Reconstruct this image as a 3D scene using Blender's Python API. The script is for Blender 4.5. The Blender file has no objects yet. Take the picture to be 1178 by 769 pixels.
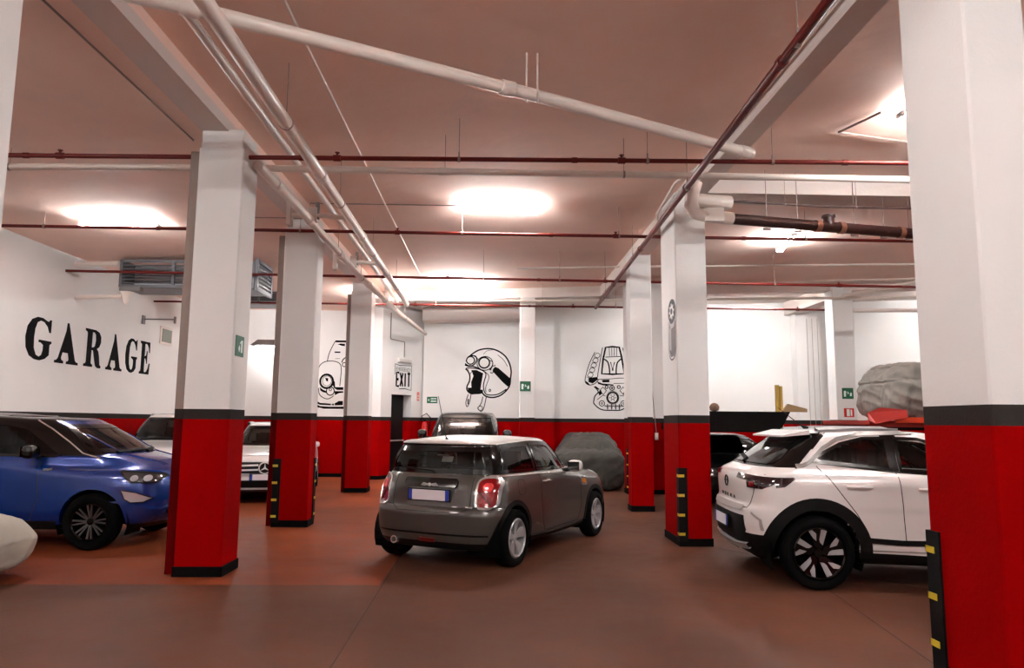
import bpy, bmesh, math, random
from mathutils import Vector, Matrix
from mathutils.bvhtree import BVHTree
from mathutils.geometry import tessellate_polygon
random.seed(7)
SC = bpy.context.scene
COL = SC.collection
R = math.radians

# ------------------------------------------------------------------ camera
PITCH, YAW, ROLL = math.atan(101/830), math.atan(22/830), 0.0084
cam_d = bpy.data.cameras.new('camera'); cam = bpy.data.objects.new('camera', cam_d); COL.objects.link(cam)
cam_d.sensor_width = 36; cam_d.sensor_fit = 'HORIZONTAL'; cam_d.lens = 830/1178*36
cam_d.clip_start = 0.05; cam_d.clip_end = 200
fw = Vector((math.sin(YAW)*math.cos(PITCH), math.cos(YAW)*math.cos(PITCH), math.sin(PITCH)))
r0 = Vector((math.cos(YAW), -math.sin(YAW), 0)); u0 = r0.cross(fw)
rr = math.cos(ROLL)*r0 + math.sin(ROLL)*u0; uu = math.cos(ROLL)*u0 - math.sin(ROLL)*r0
m = Matrix((rr, uu, -fw)).transposed().to_4x4(); m.translation = Vector((0, 0, 1.58))
cam.matrix_world = m
SC.camera = cam

# ------------------------------------------------------------------ world, exposure
W = bpy.data.worlds.new('world'); SC.world = W; W.use_nodes = True
W.node_tree.nodes['Background'].inputs[0].default_value = (1, .93, .88, 1)
W.node_tree.nodes['Background'].inputs[1].default_value = 0.0
vs = SC.view_settings
vs.view_transform = 'Standard'; vs.look = 'None'; vs.gamma = 1; vs.use_curve_mapping = False
vs.exposure = 2.15
TUBE = 95.0         # strength of the fluorescent tubes

# ------------------------------------------------------------------ materials
def lin(c):
    return tuple((x/255/12.92 if x/255 <= .04045 else ((x/255+.055)/1.055)**2.4) for x in c)
MATS = {}
def mat(name, rgb, rough=.5, metal=0, coat=0, bump=0, bscale=60, emit=0, var=0, vscale=3, spec=.5):
    if name in MATS: return MATS[name]
    M = bpy.data.materials.new(name); M.use_nodes = True; N = M.node_tree.nodes; L = M.node_tree.links
    P = N['Principled BSDF']; c = lin(rgb)
    P.inputs['Base Color'].default_value = (*c, 1); P.inputs['Roughness'].default_value = rough
    P.inputs['Metallic'].default_value = metal; P.inputs['Coat Weight'].default_value = coat
    P.inputs['Coat Roughness'].default_value = .04; P.inputs['Specular IOR Level'].default_value = spec
    if emit:
        P.inputs['Emission Color'].default_value = (.97, 1, 1.02, 1); P.inputs['Emission Strength'].default_value = emit
    if bump or var:
        tc = N.new('ShaderNodeTexCoord')
        if bump:
            n = N.new('ShaderNodeTexNoise'); n.inputs['Scale'].default_value = bscale; n.inputs['Detail'].default_value = 4
            b = N.new('ShaderNodeBump'); b.inputs['Strength'].default_value = bump; b.inputs['Distance'].default_value = .02
            L.new(tc.outputs['Object'], n.inputs['Vector']); L.new(n.outputs['Fac'], b.inputs['Height']); L.new(b.outputs['Normal'], P.inputs['Normal'])
        if var:
            n = N.new('ShaderNodeTexNoise'); n.inputs['Scale'].default_value = vscale; n.inputs['Detail'].default_value = 5
            mx = N.new('ShaderNodeMix'); mx.data_type = 'RGBA'
            mx.inputs['A'].default_value = (*[x*(1-var) for x in c], 1); mx.inputs['B'].default_value = (*[min(1, x*(1+var)) for x in c], 1)
            L.new(tc.outputs['Object'], n.inputs['Vector']); L.new(n.outputs['Fac'], mx.inputs['Factor']); L.new(mx.outputs['Result'], P.inputs['Base Color'])
    MATS[name] = M
    return M

def paint_mat(name, white, red, band=(46, 43, 41), z0=1.58, z1=1.685, rough=.75):
    """wall paint: red dado, charcoal band, white above, split by height"""
    M = bpy.data.materials.new(name); M.use_nodes = True; N = M.node_tree.nodes; L = M.node_tree.links
    P = N['Principled BSDF']
    g = N.new('ShaderNodeNewGeometry'); s = N.new('ShaderNodeSeparateXYZ'); L.new(g.outputs['Position'], s.inputs[0])
    def step(th):
        q = N.new('ShaderNodeMath'); q.operation = 'GREATER_THAN'; q.inputs[1].default_value = th; L.new(s.outputs['Z'], q.inputs[0]); return q
    n = N.new('ShaderNodeTexNoise'); n.inputs['Scale'].default_value = 1.3; n.inputs['Detail'].default_value = 6; L.new(g.outputs['Position'], n.inputs['Vector'])
    mw = N.new('ShaderNodeMix'); mw.data_type = 'RGBA'; w = lin(white)
    mw.inputs['A'].default_value = (*[x*.93 for x in w], 1); mw.inputs['B'].default_value = (*[min(1, x*1.05) for x in w], 1); L.new(n.outputs['Fac'], mw.inputs['Factor'])
    mr = N.new('ShaderNodeMix'); mr.data_type = 'RGBA'; r = lin(red)
    mr.inputs['A'].default_value = (*[x*.9 for x in r], 1); mr.inputs['B'].default_value = (*[x*1.08 for x in r], 1); L.new(n.outputs['Fac'], mr.inputs['Factor'])
    m1 = N.new('ShaderNodeMix'); m1.data_type = 'RGBA'; m1.inputs['B'].default_value = (*lin(band), 1)
    L.new(step(z0).outputs[0], m1.inputs['Factor']); L.new(mr.outputs['Result'], m1.inputs['A'])
    m2 = N.new('ShaderNodeMix'); m2.data_type = 'RGBA'
    L.new(step(z1).outputs[0], m2.inputs['Factor']); L.new(m1.outputs['Result'], m2.inputs['A']); L.new(mw.outputs['Result'], m2.inputs['B'])
    L.new(m2.outputs['Result'], P.inputs['Base Color']); P.inputs['Roughness'].default_value = rough
    P.inputs['Specular IOR Level'].default_value = .02
    n2 = N.new('ShaderNodeTexNoise'); n2.inputs['Scale'].default_value = 45; n2.inputs['Detail'].default_value = 3; L.new(g.outputs['Position'], n2.inputs['Vector'])
    b = N.new('ShaderNodeBump'); b.inputs['Strength'].default_value = .18; b.inputs['Distance'].default_value = .01
    L.new(n2.outputs['Fac'], b.inputs['Height']); L.new(b.outputs['Normal'], P.inputs['Normal'])
    return M

def floor_mat():
    M = bpy.data.materials.new('resin_floor'); M.use_nodes = True; N = M.node_tree.nodes; L = M.node_tree.links
    P = N['Principled BSDF']; g = N.new('ShaderNodeNewGeometry')
    def noise(sc, det):
        n = N.new('ShaderNodeTexNoise'); n.inputs['Scale'].default_value = sc; n.inputs['Detail'].default_value = det
        L.new(g.outputs['Position'], n.inputs['Vector']); return n
    a = noise(.55, 6); b = noise(5, 5); c = noise(170, 2)
    ra = N.new('ShaderNodeValToRGB'); ra.color_ramp.elements[0].position = .35; ra.color_ramp.elements[1].position = .68
    ra.color_ramp.elements[0].color = (.085, .033, .019, 1); ra.color_ramp.elements[1].color = (.15, .06, .036, 1)
    L.new(a.outputs['Fac'], ra.inputs['Fac'])
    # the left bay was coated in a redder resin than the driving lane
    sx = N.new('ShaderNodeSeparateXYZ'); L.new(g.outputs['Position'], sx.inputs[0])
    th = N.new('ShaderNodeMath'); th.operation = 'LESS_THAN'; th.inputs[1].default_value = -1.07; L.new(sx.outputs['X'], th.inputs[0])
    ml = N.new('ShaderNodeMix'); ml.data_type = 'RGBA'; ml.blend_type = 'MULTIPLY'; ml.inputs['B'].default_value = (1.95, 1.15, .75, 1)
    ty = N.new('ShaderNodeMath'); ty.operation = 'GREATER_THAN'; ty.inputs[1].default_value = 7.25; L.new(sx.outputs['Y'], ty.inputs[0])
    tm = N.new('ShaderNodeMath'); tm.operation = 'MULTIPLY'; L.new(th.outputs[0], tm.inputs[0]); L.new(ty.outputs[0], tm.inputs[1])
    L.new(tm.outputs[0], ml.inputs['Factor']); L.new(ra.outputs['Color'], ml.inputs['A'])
    mb_ = N.new('ShaderNodeMix'); mb_.data_type = 'RGBA'; mb_.blend_type = 'MULTIPLY'; mb_.inputs['Factor'].default_value = .55
    rb = N.new('ShaderNodeValToRGB'); rb.color_ramp.elements[0].position = .3; rb.color_ramp.elements[1].position = .6
    rb.color_ramp.elements[0].color = (.62, .6, .6, 1); rb.color_ramp.elements[1].color = (1, 1, 1, 1)
    L.new(b.outputs['Fac'], rb.inputs['Fac']); L.new(ml.outputs['Result'], mb_.inputs['A']); L.new(rb.outputs['Color'], mb_.inputs['B'])
    mc = N.new('ShaderNodeMix'); mc.data_type = 'RGBA'; mc.blend_type = 'MULTIPLY'; mc.inputs['Factor'].default_value = .35
    L.new(mb_.outputs['Result'], mc.inputs['A']); L.new(c.outputs['Fac'], mc.inputs['B'])
    L.new(mc.outputs['Result'], P.inputs['Base Color'])
    rg = N.new('ShaderNodeMapRange'); rg.inputs['To Min'].default_value = .38; rg.inputs['To Max'].default_value = .6
    L.new(b.outputs['Fac'], rg.inputs['Value']); L.new(rg.outputs['Result'], P.inputs['Roughness'])
    P.inputs['Specular IOR Level'].default_value = .06
    bp = N.new('ShaderNodeBump'); bp.inputs['Strength'].default_value = .12; bp.inputs['Distance'].default_value = .01
    L.new(c.outputs['Fac'], bp.inputs['Height']); L.new(bp.outputs['Normal'], P.inputs['Normal'])
    return M

WHITE = (230, 227, 224)
M_wall = paint_mat('wall_paint', WHITE, (136, 0, 1))
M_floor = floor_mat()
M_ceil = mat('ceiling_plaster', (248, 214, 198), .85, bump=.35, bscale=5, var=.08, vscale=1.5)
M_beam = mat('beam_paint', (222, 208, 200), .7, bump=.1, bscale=30)
M_wpipe = mat('white_pipe_paint', (228, 214, 204), .35)
M_rpipe = mat('red_pipe_paint', (98, 20, 12), .42, spec=.3)
M_bpipe = mat('brown_pipe_plastic', (50, 22, 18), .45)
M_metal = mat('dull_galvanised_steel', (128, 124, 122), .5, .4)
M_rod = mat('rod_steel', (150, 130, 122), .5, .3)
M_blk = mat('black_rubber', (4, 4, 4), .7, spec=.15)
M_skirt = mat('black_skirting_paint', (5, 4, 4), .75, spec=.08)
M_yel = mat('yellow_reflector', (214, 186, 50), .4)
M_ink = mat('mural_black_paint', (9, 8, 8), .8, spec=.1)
M_wh = mat('mural_white_paint', (232, 226, 220), .6)
M_tube = mat('fluorescent_tube_light', (255, 252, 246), .4, emit=TUBE)
M_tube2 = mat('weaker_fluorescent_tube_light', (255, 250, 240), .4, emit=TUBE*.75)  # strength lowered for the left bay and aisle lamps
M_tube3 = mat('bright_fluorescent_tube_light', (255, 252, 246), .4, emit=TUBE*1.15)
M_tube4 = mat('strongest_fluorescent_tube_light', (255, 252, 246), .4, emit=TUBE*1.55)  # strength raised to brighten column fronts and the white crossover
M_tube5 = mat('dim_fluorescent_tube_light', (255, 252, 246), .4, emit=TUBE*.42)
M_fix = mat('white_fixture_plastic', (225, 220, 214), .4)
M_chan = mat('channel_grey_paint', (138, 122, 114), .5)

# ------------------------------------------------------------------ mesh helpers
class MB:
    def __init__(s): s.v = []; s.f = []
    def add(s, vs_, fs_):
        o = len(s.v); s.v += [tuple(p) for p in vs_]; s.f += [tuple(i+o for i in f) for f in fs_]; return s
    def box(s, x0, x1, y0, y1, z0, z1, c=0):
        if c:   # chamfered vertical edges
            p = [(x0+c, y0), (x1-c, y0), (x1, y0+c), (x1, y1-c), (x1-c, y1), (x0+c, y1), (x0, y1-c), (x0, y0+c)]
            return s.prism(p, z0, z1)
        return s.prism([(x0, y0), (x1, y0), (x1, y1), (x0, y1)], z0, z1)
    def prism(s, poly, z0, z1):
        n = len(poly)
        v = [(x, y, z0) for x, y in poly] + [(x, y, z1) for x, y in poly]
        f = [tuple(range(n-1, -1, -1)), tuple(range(n, 2*n))] + [(i, (i+1) % n, n+(i+1) % n, n+i) for i in range(n)]
        return s.add(v, f)
    def frame_box(s, o, a, b, c):      # box from corner o with edge vectors
        o, a, b, c = map(Vector, (o, a, b, c))
        v = [o, o+a, o+a+b, o+b, o+c, o+a+c, o+a+b+c, o+b+c]
        return s.add(v, [(3, 2, 1, 0), (4, 5, 6, 7), (0, 1, 5, 4), (1, 2, 6, 5), (2, 3, 7, 6), (3, 0, 4, 7)])
    def tube(s, pts, r, n=12, cap=True):
        pts = [Vector(p) for p in pts]; rs = r if isinstance(r, (list, tuple)) else [r]*len(pts)
        rings = []; prev = None
        for i, p in enumerate(pts):
            t = (pts[min(i+1, len(pts)-1)] - pts[max(i-1, 0)]).normalized()
            if prev is None:
                a = t.cross(Vector((0, 0, 1)));
                if a.length < .1: a = t.cross(Vector((0, 1, 0)))
            else: a = prev - t*prev.dot(t)
            a.normalize(); prev = a; b = t.cross(a)
            rings.append([p + a*math.cos(2*math.pi*k/n)*rs[i] + b*math.sin(2*math.pi*k/n)*rs[i] for k in range(n)])
        v = [q for g_ in rings for q in g_]
        f = [(i*n+k, i*n+(k+1) % n, (i+1)*n+(k+1) % n, (i+1)*n+k) for i in range(len(pts)-1) for k in range(n)]
        if cap: f += [tuple(range(n-1, -1, -1)), tuple((len(pts)-1)*n+k for k in range(n))]
        return s.add(v, f)
    def cyl(s, p, q, r, n=16): return s.tube([p, q], r, n)
    def lathe(s, prof, axis, o, n=24):    # prof: (radius, height) along axis
        o = Vector(o); t = Vector(axis).normalized(); a = t.cross(Vector((0, 0, 1)))
        if a.length < .1: a = t.cross(Vector((1, 0, 0)))
        a.normalize(); b = t.cross(a)
        v = [o + t*h + (a*math.cos(2*math.pi*k/n) + b*math.sin(2*math.pi*k/n))*r for r, h in prof for k in range(n)]
        f = [(i*n+k, i*n+(k+1) % n, (i+1)*n+(k+1) % n, (i+1)*n+k) for i in range(len(prof)-1) for k in range(n)]
        f += [tuple(range(n-1, -1, -1)), tuple((len(prof)-1)*n+k for k in range(n))]
        return s.add(v, f)

WLOC = {}
def thing(name, label, cat, loc=(0, 0, 0), rz=0, group=None):
    o = bpy.data.objects.new(name, None); COL.objects.link(o); o.empty_display_size = .1
    o.location = loc; o.rotation_euler = (0, 0, rz); o['label'] = label; o['category'] = cat
    if group: o['group'] = group
    WLOC[o.name] = (Matrix.Translation(loc) @ Matrix.Rotation(rz, 4, 'Z'))
    return o
def tag(o, label, cat, group=None, kind=None):
    o['label'] = label; o['category'] = cat
    if group: o['group'] = group
    if kind: o['kind'] = kind
    return o
def obj(name, mb, M, parent=None, smooth=False, local=False, angle=40, origin=None):
    me = bpy.data.meshes.new(name)
    vs_ = mb.v
    base = Matrix.Identity(4)
    if parent is not None: base = WLOC[parent.name]
    elif origin is not None: base = Matrix.Translation(origin)
    if not local:
        inv = base.inverted(); vs_ = [tuple(inv @ Vector(p)) for p in mb.v]
    me.from_pydata(vs_, [], mb.f); me.update()
    bm = bmesh.new(); bm.from_mesh(me); bmesh.ops.recalc_face_normals(bm, faces=bm.faces)
    bm.to_mesh(me); bm.free()
    me.materials.append(M)
    if smooth:
        me.polygons.foreach_set('use_smooth', [True]*len(me.polygons))
        try: me.set_sharp_from_angle(angle=R(angle))
        except Exception: pass
    o = bpy.data.objects.new(name, me); COL.objects.link(o)
    if parent is not None: o.parent = parent
    elif origin is not None: o.location = origin
    WLOC[o.name] = base
    return o
def struct(name, mb, M, smooth=False):
    o = obj(name, mb, M, smooth=smooth); o['kind'] = 'structure'; return o
def copy_tree(o, parent=None):
    c = o.copy(); COL.objects.link(c)
    if parent is not None: c.parent = parent
    for ch in list(o.children): copy_tree(ch, c)
    return c

# ------------------------------------------------------------------ the shell
ZC, ZL, ZB = 4.95, 4.72, 4.70
FX = lambda X: 21.3 - .2126*(X+.7)          # the far wall runs slightly askew
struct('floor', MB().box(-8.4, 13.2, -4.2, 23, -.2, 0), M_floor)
struct('ceiling', MB().box(-2.92, 13.2, -4.2, 23, ZC, ZC+.2).box(-8.4, -2.92, -4.2, 23, ZL, ZC+.2), M_ceil)
struct('wall_left', MB().box(-8.4, -8.2, -4.2, 21, 0, ZC), M_wall)
struct('wall_back', MB().box(-8.4, 13.2, -4.2, -4.0, 0, ZC), M_wall)
struct('wall_right', MB().box(13, 13.2, -4.0, 19, 0, ZC), M_wall)
struct('wall_far_left', MB().box(-8.2, -3.34, 20.7, 20.9, 0, ZC).box(-3.34, -3.04, 19.85, 20.9, 0, ZC), M_wall)
# door wall (oblique), with the opening and its deep reveal
dA, dB = Vector((-3.04, 19.85, 0)), Vector((-2.07, 21.75, 0)); dd = (dB-dA).normalized(); dn = Vector((-dd.y, dd.x, 0))
def dpt(t, dep=0, z=0): p = dA + dd*t + dn*dep; return (p.x, p.y, z)
Ld = (dB-dA).length; t0, t1, dh = .5, 1.5, 2.32
mbd = MB()
for a_, b_, z0_, z1_ in ((0, t0, 0, ZC), (t1, Ld+.1, 0, ZC), (t0, t1, dh, ZC)):
    mbd.frame_box(dpt(a_, 0, z0_), dd*(b_-a_), dn*.3, (0, 0, z1_-z0_))
struct('wall_door_side', mbd, M_wall)
struct('wall_far', MB().prism([(-2.07, FX(-2.07)), (13.1, FX(13.1)), (13.1, FX(13.1)+.3), (-2.07, FX(-2.07)+1.1)], 0, ZC), M_wall)
dr = thing('door_1', 'dark emergency exit door in the far left corner below the painted exit notice', 'door', dpt(t0, .28))
dr['kind'] = 'structure'; del dr['category']; del dr['label']
M_door = mat('dark_door_paint', (8, 9, 9), .6, spec=.15)
obj('door_leaf', MB().frame_box(dpt(t0+.01, .27, .01), dd*(t1-t0-.02), dn*.05, (0, 0, dh-.03)), M_door, dr)
obj('push_bar', MB().tube([dpt(t0+.05, .22, 1.02), dpt(t1-.05, .22, 1.02)], .022), mat('pale_steel', (190, 186, 178), .4, .5), dr)
# skirtings along the walls
struct('baseboard_left', MB().box(-8.2, -8.18, -4, 20.7, 0, .1), M_skirt)
struct('baseboard_far_left', MB().box(-8.2, -3.34, 20.68, 20.7, 0, .1).box(-3.34, -3.04, 19.83, 19.85, 0, .1)
       .frame_box(dpt(0, -.02, 0), dd*t0, dn*.02, (0, 0, .1)).frame_box(dpt(t1, -.02, 0), dd*(Ld-t1), dn*.02, (0, 0, .1)), M_skirt)
struct('baseboard_far', MB().prism([(-2.07, FX(-2.07)-.02), (13, FX(13)-.02), (13, FX(13)), (-2.07, FX(-2.07))], 0, .1), M_skirt)
# beams: two along the hall, two across
struct('trim_1', MB().box(-3.2, -2.9, -4, 20.7, ZB-.002, ZL+.1), M_beam)
struct('trim_2', MB().box(2.66, 2.90, -4, 18.0, ZB, ZC+.1), M_beam)
struct('trim_3', MB().box(2.90, 13, 9.45, 9.95, ZB, ZC+.1), M_beam)
BX = lambda X: 18.0 - .22*(X-.9)
struct('trim_4', MB().prism([(-2.9, BX(-2.9)), (13, BX(13)), (13, BX(13)+.4), (-2.9, BX(-2.9)+.4)], ZB, ZC+.1), M_beam)
struct('trim_5', MB().prism([(-2.07, FX(-2.07)-.6), (.85, FX(.85)-.6), (.85, FX(.85)), (-2.07, FX(-2.07))], 4.5, ZC+.1), M_beam)
struct('trim_6', MB().box(.82, 1.12, 18.3, 21.0, 4.55, ZC+.1).box(8.0, 8.3, 16.7, 19.6, 4.55, ZC+.1), M_beam)
struct('trim_7', MB().prism([(-2.9, BX(-2.9)+.4), (13, BX(13)+.4), (13, FX(13)+.1), (-2.9, FX(-2.9)+.6)], 4.90, ZC+.02), M_beam)
# pilasters on the far wall
def pilaster(name, xa, xb, dep):
    struct(name, MB().prism([(xa, FX(xa)-dep), (xb, FX(xb)-dep), (xb, FX(xb)+.05), (xa, FX(xa)+.05)], 0, ZC), M_wall)
pilaster('wall_far_pier_1', 1.15, 1.75, .3); pilaster('wall_far_pier_2', 8.15, 8.75, .35)

# ------------------------------------------------------------------ columns
def L_guard(mb, cx, cy, sx, sy, z0=.06, z1=1.0, w=.1, t=.014):
    """rubber angle on a corner at (cx,cy); the column lies toward (sx,sy)"""
    xs = sorted((cx - sx*t, cx + sx*w)); mb.box(xs[0], xs[1], *sorted((cy - sy*t, cy)), z0, z1)
    ys = sorted((cy, cy + sy*w)); mb.box(*sorted((cx - sx*t, cx)), ys[0], ys[1], z0, z1)
    return mb
def column(label, x0, x1, y0, y1, top=ZB+.02, guards=(), channel=None, collar=True, group='painted concrete columns'):
    t = thing('column', label, 'column', ((x0+x1)/2, (y0+y1)/2, 0), group=None)
    mb = MB().box(x0, x1, y0, y1, 0, top if not collar else 4.5, .012)
    if collar: mb.box(x0+.015, x1-.015, y0+.015, y1-.015, 4.5, top, .012)
    obj('shaft', mb, M_wall, t)
    obj('skirting', MB().box(x0-.012, x1+.012, y0-.012, y1+.012, 0, .1, .01), M_skirt, t)
    for (sx, sy) in guards:
        cx = x0 if sx > 0 else x1; cy = y0 if sy > 0 else y1
        gd = obj('corner_guard', L_guard(MB(), cx, cy, sx, sy), M_blk, t); gd['label'] = 'black rubber corner guard with yellow reflectors'
        for zz in (.14, .38, .63, .88):
            q = MB(); xs = sorted((cx - sx*.018, cx + sx*.06)); q.box(xs[0], xs[1], *sorted((cy - sy*.018, cy-sy*.012)), zz, zz+.035)
            q.box(*sorted((cx-sx*.018, cx-sx*.012)), *sorted((cy-sy*.018, cy+sy*.06)), zz, zz+.035)
            obj('reflector', q, M_yel, gd)
    if channel:
        a, b, c, d, zt = channel
        obj('cable_channel', MB().box(a, b, c, d, 0, zt, .01), M_chanp, t)
    return t
M_chanp = paint_mat('channel_paint', (150, 134, 126), (80, 1, 2))
column('red and white column at the far left edge, nearest the camera', -3.2, -2.72, 3.5, 3.97)
column('wide red and white column in front of the blue car', -3.2, -2.72, 7.6, 8.07, channel=(-3.34, -3.2, 7.72, 7.95, 4.5))
column('column between the white saloon and the drawn old car, black guards on two corners', -3.25, -2.73, 11.05, 11.42,
       guards=((1, 1), (-1, -1)), channel=(-3.37, -3.25, 11.15, 11.35, 4.45))
column('slim far column beside the drawn old car, no corner guard', -3.24, -2.76, 16.3, 16.75, channel=(-3.34, -3.24, 16.4, 16.6, 4.45))
column('huge red and white column at the right edge, nearest the camera', 2.45, 2.78, 3.5, 4.07, guards=((1, -1),))
column('column left of the white crossover with a cylinder painted on its side', 2.45, 2.87, 9.5, 10.32, guards=((1, 1),))
column('column right of the grey covered car, without corner guard', 2.53, 2.93, 13.15, 13.5, collar=False)
column('wide pier behind the grey covered car with a guard on its left corner', 3.05, 4.02, 16.3, 16.7, guards=((1, 1),), collar=False, top=ZB+.1)
column('far column with the green sign beside the helmet painting', .68, 1.06, 18.0, 18.35, collar=False)
column('far column with green and red signs left of the covered vehicle', 7.9, 8.38, 16.4, 16.8, collar=False, top=ZB+.1)

# ------------------------------------------------------------------ ceiling lamps
def tube_light(label, cx, cy, z, ang=0, length=1.24, M=None, drop=0):
    t = thing('ceiling_light', label, 'ceiling light', (cx, cy, z), ang, group='fluorescent ceiling lamps')
    hl = length/2
    obj('housing', MB().box(-hl, hl, -.02, .02, -.06, -.02, .005), M_fix, t, local=True)
    for s in (-1, 1):
        obj('end_cap', MB().box(min(s*hl, s*(hl-.03)), max(s*hl, s*(hl-.03)), -.06, .06, -.07, -.02), M_fix, t, local=True)
    for dy in (-.042, .042):
        obj('fluorescent_tube', MB().cyl((-hl+.03, dy, -.045), (hl-.03, dy, -.045), .014, 10), M or M_tube, t, smooth=True, local=True)
    drop = drop or .075
    if drop:
        for s in (-1, 1): obj('hanger_rod', MB().cyl((s*hl*.9, 0, -.03), (s*hl*.9, 0, drop), .005, 6), M_rod, t, local=True)
    return t
tube_light('glowing tube lamp on the ceiling above the left bay, near the grey louvres', -5.9, 11.25, ZL-.075, M=M_tube2)
tube_light('glowing tube lamp on the middle of the ceiling above the grey hatchback', .08, 10.95, ZC-.075)
tube_light('far glowing tube lamp on the ceiling in front of the helmet painting', -.80, 17.15, 4.66, drop=.29, M=M_tube3)
tube_light('small glowing tube lamp behind the brown drain pipe, seen end on', 5.28, 12.6, ZC-.075, R(79))
tube_light('tube lamp behind the nearest right column', 4.87, 7.15, ZC-.075)
for i, (x, y, z) in enumerate(((.3, 2.6, ZC-.075), (-6, 4.2, ZL-.075), (.3, -1.8, ZC-.075), (-6, 18.0, ZL-.075), (6.5, 17.4, ZC-.075), (5.5, 1.0, ZC-.075), (10.6, 12.2, ZC-.075), (-5.5, -1.8, ZL-.075), (-3.06, 17.5, 4.66), (4.6, 18.6, 4.86), (11.2, 17.3, 4.86))):  # door wall lamp is added out of view to brighten the helmet wall
    tube_light(('tube lamp over the entrance aisle', 'tube lamp over the front left bay', 'tube lamp behind the camera', 'tube lamp at the end of the left bay',
                'tube lamp above the vehicle lift', 'tube lamp over the front right bay', 'tube lamp in the far right bay', 'tube lamp by the back wall on the left', 'added unseen tube lamp by the door wall, brightening the helmet wall', 'tube lamp behind the far cross beam, left', 'added unseen tube lamp behind the far cross beam, right, brightening the end wall')[i], x, y, z,
        ang=R(100) if i == 8 else 0, M=M_tube4 if y < 2 else M_tube2 if (y < 5 or i == 3) else M_tube5 if i > 8 else M_tube3 if i == 8 else None, drop=.04 if i == 8 else 0)  # the last lamp, far right, is also added unseen to brighten its wall

# ------------------------------------------------------------------ pipes
def rod(p, ztop, r=.004): return MB().cyl(p, (p[0], p[1], ztop), r, 6)
def sprinkler_pipe(label, a, b, r, heads=(), rods=(), ztop=ZC):
    A, B = Vector(a), Vector(b); t = thing('sprinkler_pipe', label, 'pipe', a, group='red sprinkler pipes')
    mb = MB().tube([A, B], r, 12)
    n = int((B-A).length/3)
    for k in range(1, n):
        p = A.lerp(B, k/n); d = (B-A).normalized()*.03; mb.tube([p-d, p+d], r*1.25, 12)
    obj('pipe_run', mb, M_rpipe, t, smooth=True)
    def at(x): return A + (B-A)*((x-A.x)/(B.x-A.x)) if abs(B.x-A.x) > 1 else A + (B-A)*((x-A.y)/(B.y-A.y))
    for x in heads:
        p = at(x); q = MB().cyl((p.x, p.y, p.z), (p.x, p.y, p.z+.06), .014, 8).cyl((p.x, p.y, p.z+.06), (p.x, p.y, p.z+.066), .028, 10).cyl(p-Vector((.04, 0, 0)), p+Vector((.04, 0, 0)), r*1.4, 12)
        obj('sprinkler_head', q, M_rpipe, t, smooth=True)
    for x in rods:
        p = at(x); zt = ztop if not callable(ztop) else ztop(p)
        obj('hanger_rod', rod(p, zt).cyl(p-Vector((.015, 0, 0)), p+Vector((.015, 0, 0)), r*1.3, 12).cyl((p.x, p.y, p.z+r), (p.x, p.y, p.z+r+.06), .009, 6), M_rod, t)
    return t
lz = lambda p: ZL if p.x < -2.92 else ZC
sprinkler_pipe('nearest red sprinkler pipe running across in front of the wide left column', (-8.2, 7.85, 4.44), (13, 7.55, 4.53), .026,
               heads=(-4.8, -1.75, 1.41), rods=(-6.5, -2.92, -.4, 1.7, 3.1, 6.5), ztop=lz)
sprinkler_pipe('second red sprinkler pipe running across, just behind the wide left column', (-8.2, 10.98, 4.50), (13, 10.95, 4.45), .026,
               heads=(-1.5, 1.9), rods=(-6.9, -3.0, -.5, 1.95, 4.9), ztop=lz)
sprinkler_pipe('third red sprinkler pipe running across beyond the second pair of columns', (-8.2, 13.82, 4.385), (13, 14.1, 4.32), .026,
               heads=(-4.9, -.9, 2.2, 6.9), rods=(-.2, 1.3, 2.2, 5.6), ztop=lz)
sprinkler_pipe('farthest red sprinkler pipe running across close to the far wall', (-8.2, 17.45, 4.4), (13, 17.35, 4.38), .024,
               heads=(-1.9, 1.95, 7.5), rods=(-1.4, 1.2, 3.0), ztop=lz)
sprinkler_pipe('thick red pipe running down the hall toward the far wall, right of centre', (1.98, -3.9, 4.35), (2.5, 17.37, 4.36), .038,
               rods=(4.9, 8.2, 12.0, 15.5))
# the run of red pipe meets the far one with a tee
def pipe(name, label, pts, r, M, cat='pipe', rods=(), ztop=ZC, collars=(), parts=None, group=None):
    t = thing(name, label, cat, pts[0], group=group)
    obj('pipe_run', MB().tube(pts, r, 20), M, t, smooth=True)
    P = [Vector(p) for p in pts]; L = [0]
    for i in range(1, len(P)): L.append(L[-1]+(P[i]-P[i-1]).length)
    def at(s):
        s *= L[-1]
        for i in range(1, len(P)):
            if s <= L[i]: return P[i-1].lerp(P[i], (s-L[i-1])/(L[i]-L[i-1])), (P[i]-P[i-1]).normalized()
        return P[-1], (P[-1]-P[-2]).normalized()
    for s in collars:
        p, d = at(s); obj('coupling', MB().tube([p-d*.07, p-d*.06, p+d*.06, p+d*.07], [r*1.05, r*1.18, r*1.18, r*1.05], 20), M, t, smooth=True)
    for s in rods:
        p, d = at(s); zt = ztop if not callable(ztop) else ztop(p)
        obj('hanger_rod', rod(p, zt).tube([p-d*.012, p+d*.012], r*1.1, 16), M_rod, t)
    return t
t = pipe('drain_pipe', 'thick white pipe slanting across the ceiling from upper left to the right beam',
         [(-4.5, 4.05, 4.58), (-2.2, 5.02, 4.56), (.31, 6.26, 4.55), (2.84, 7.62, 4.55)], .058, M_wpipe, collars=(.30, .62, .985))
for dx in (-.05, .05):   # the pair of hooked hangers
    obj('hanger_hook', MB().tube([(.33+dx, 6.27, ZC), (.33+dx, 6.27, 4.6), (.33+dx, 6.2, 4.54), (.33+dx, 6.27, 4.48), (.33+dx, 6.34, 4.55)], .009, 8), M_wpipe, t, smooth=True)
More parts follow.
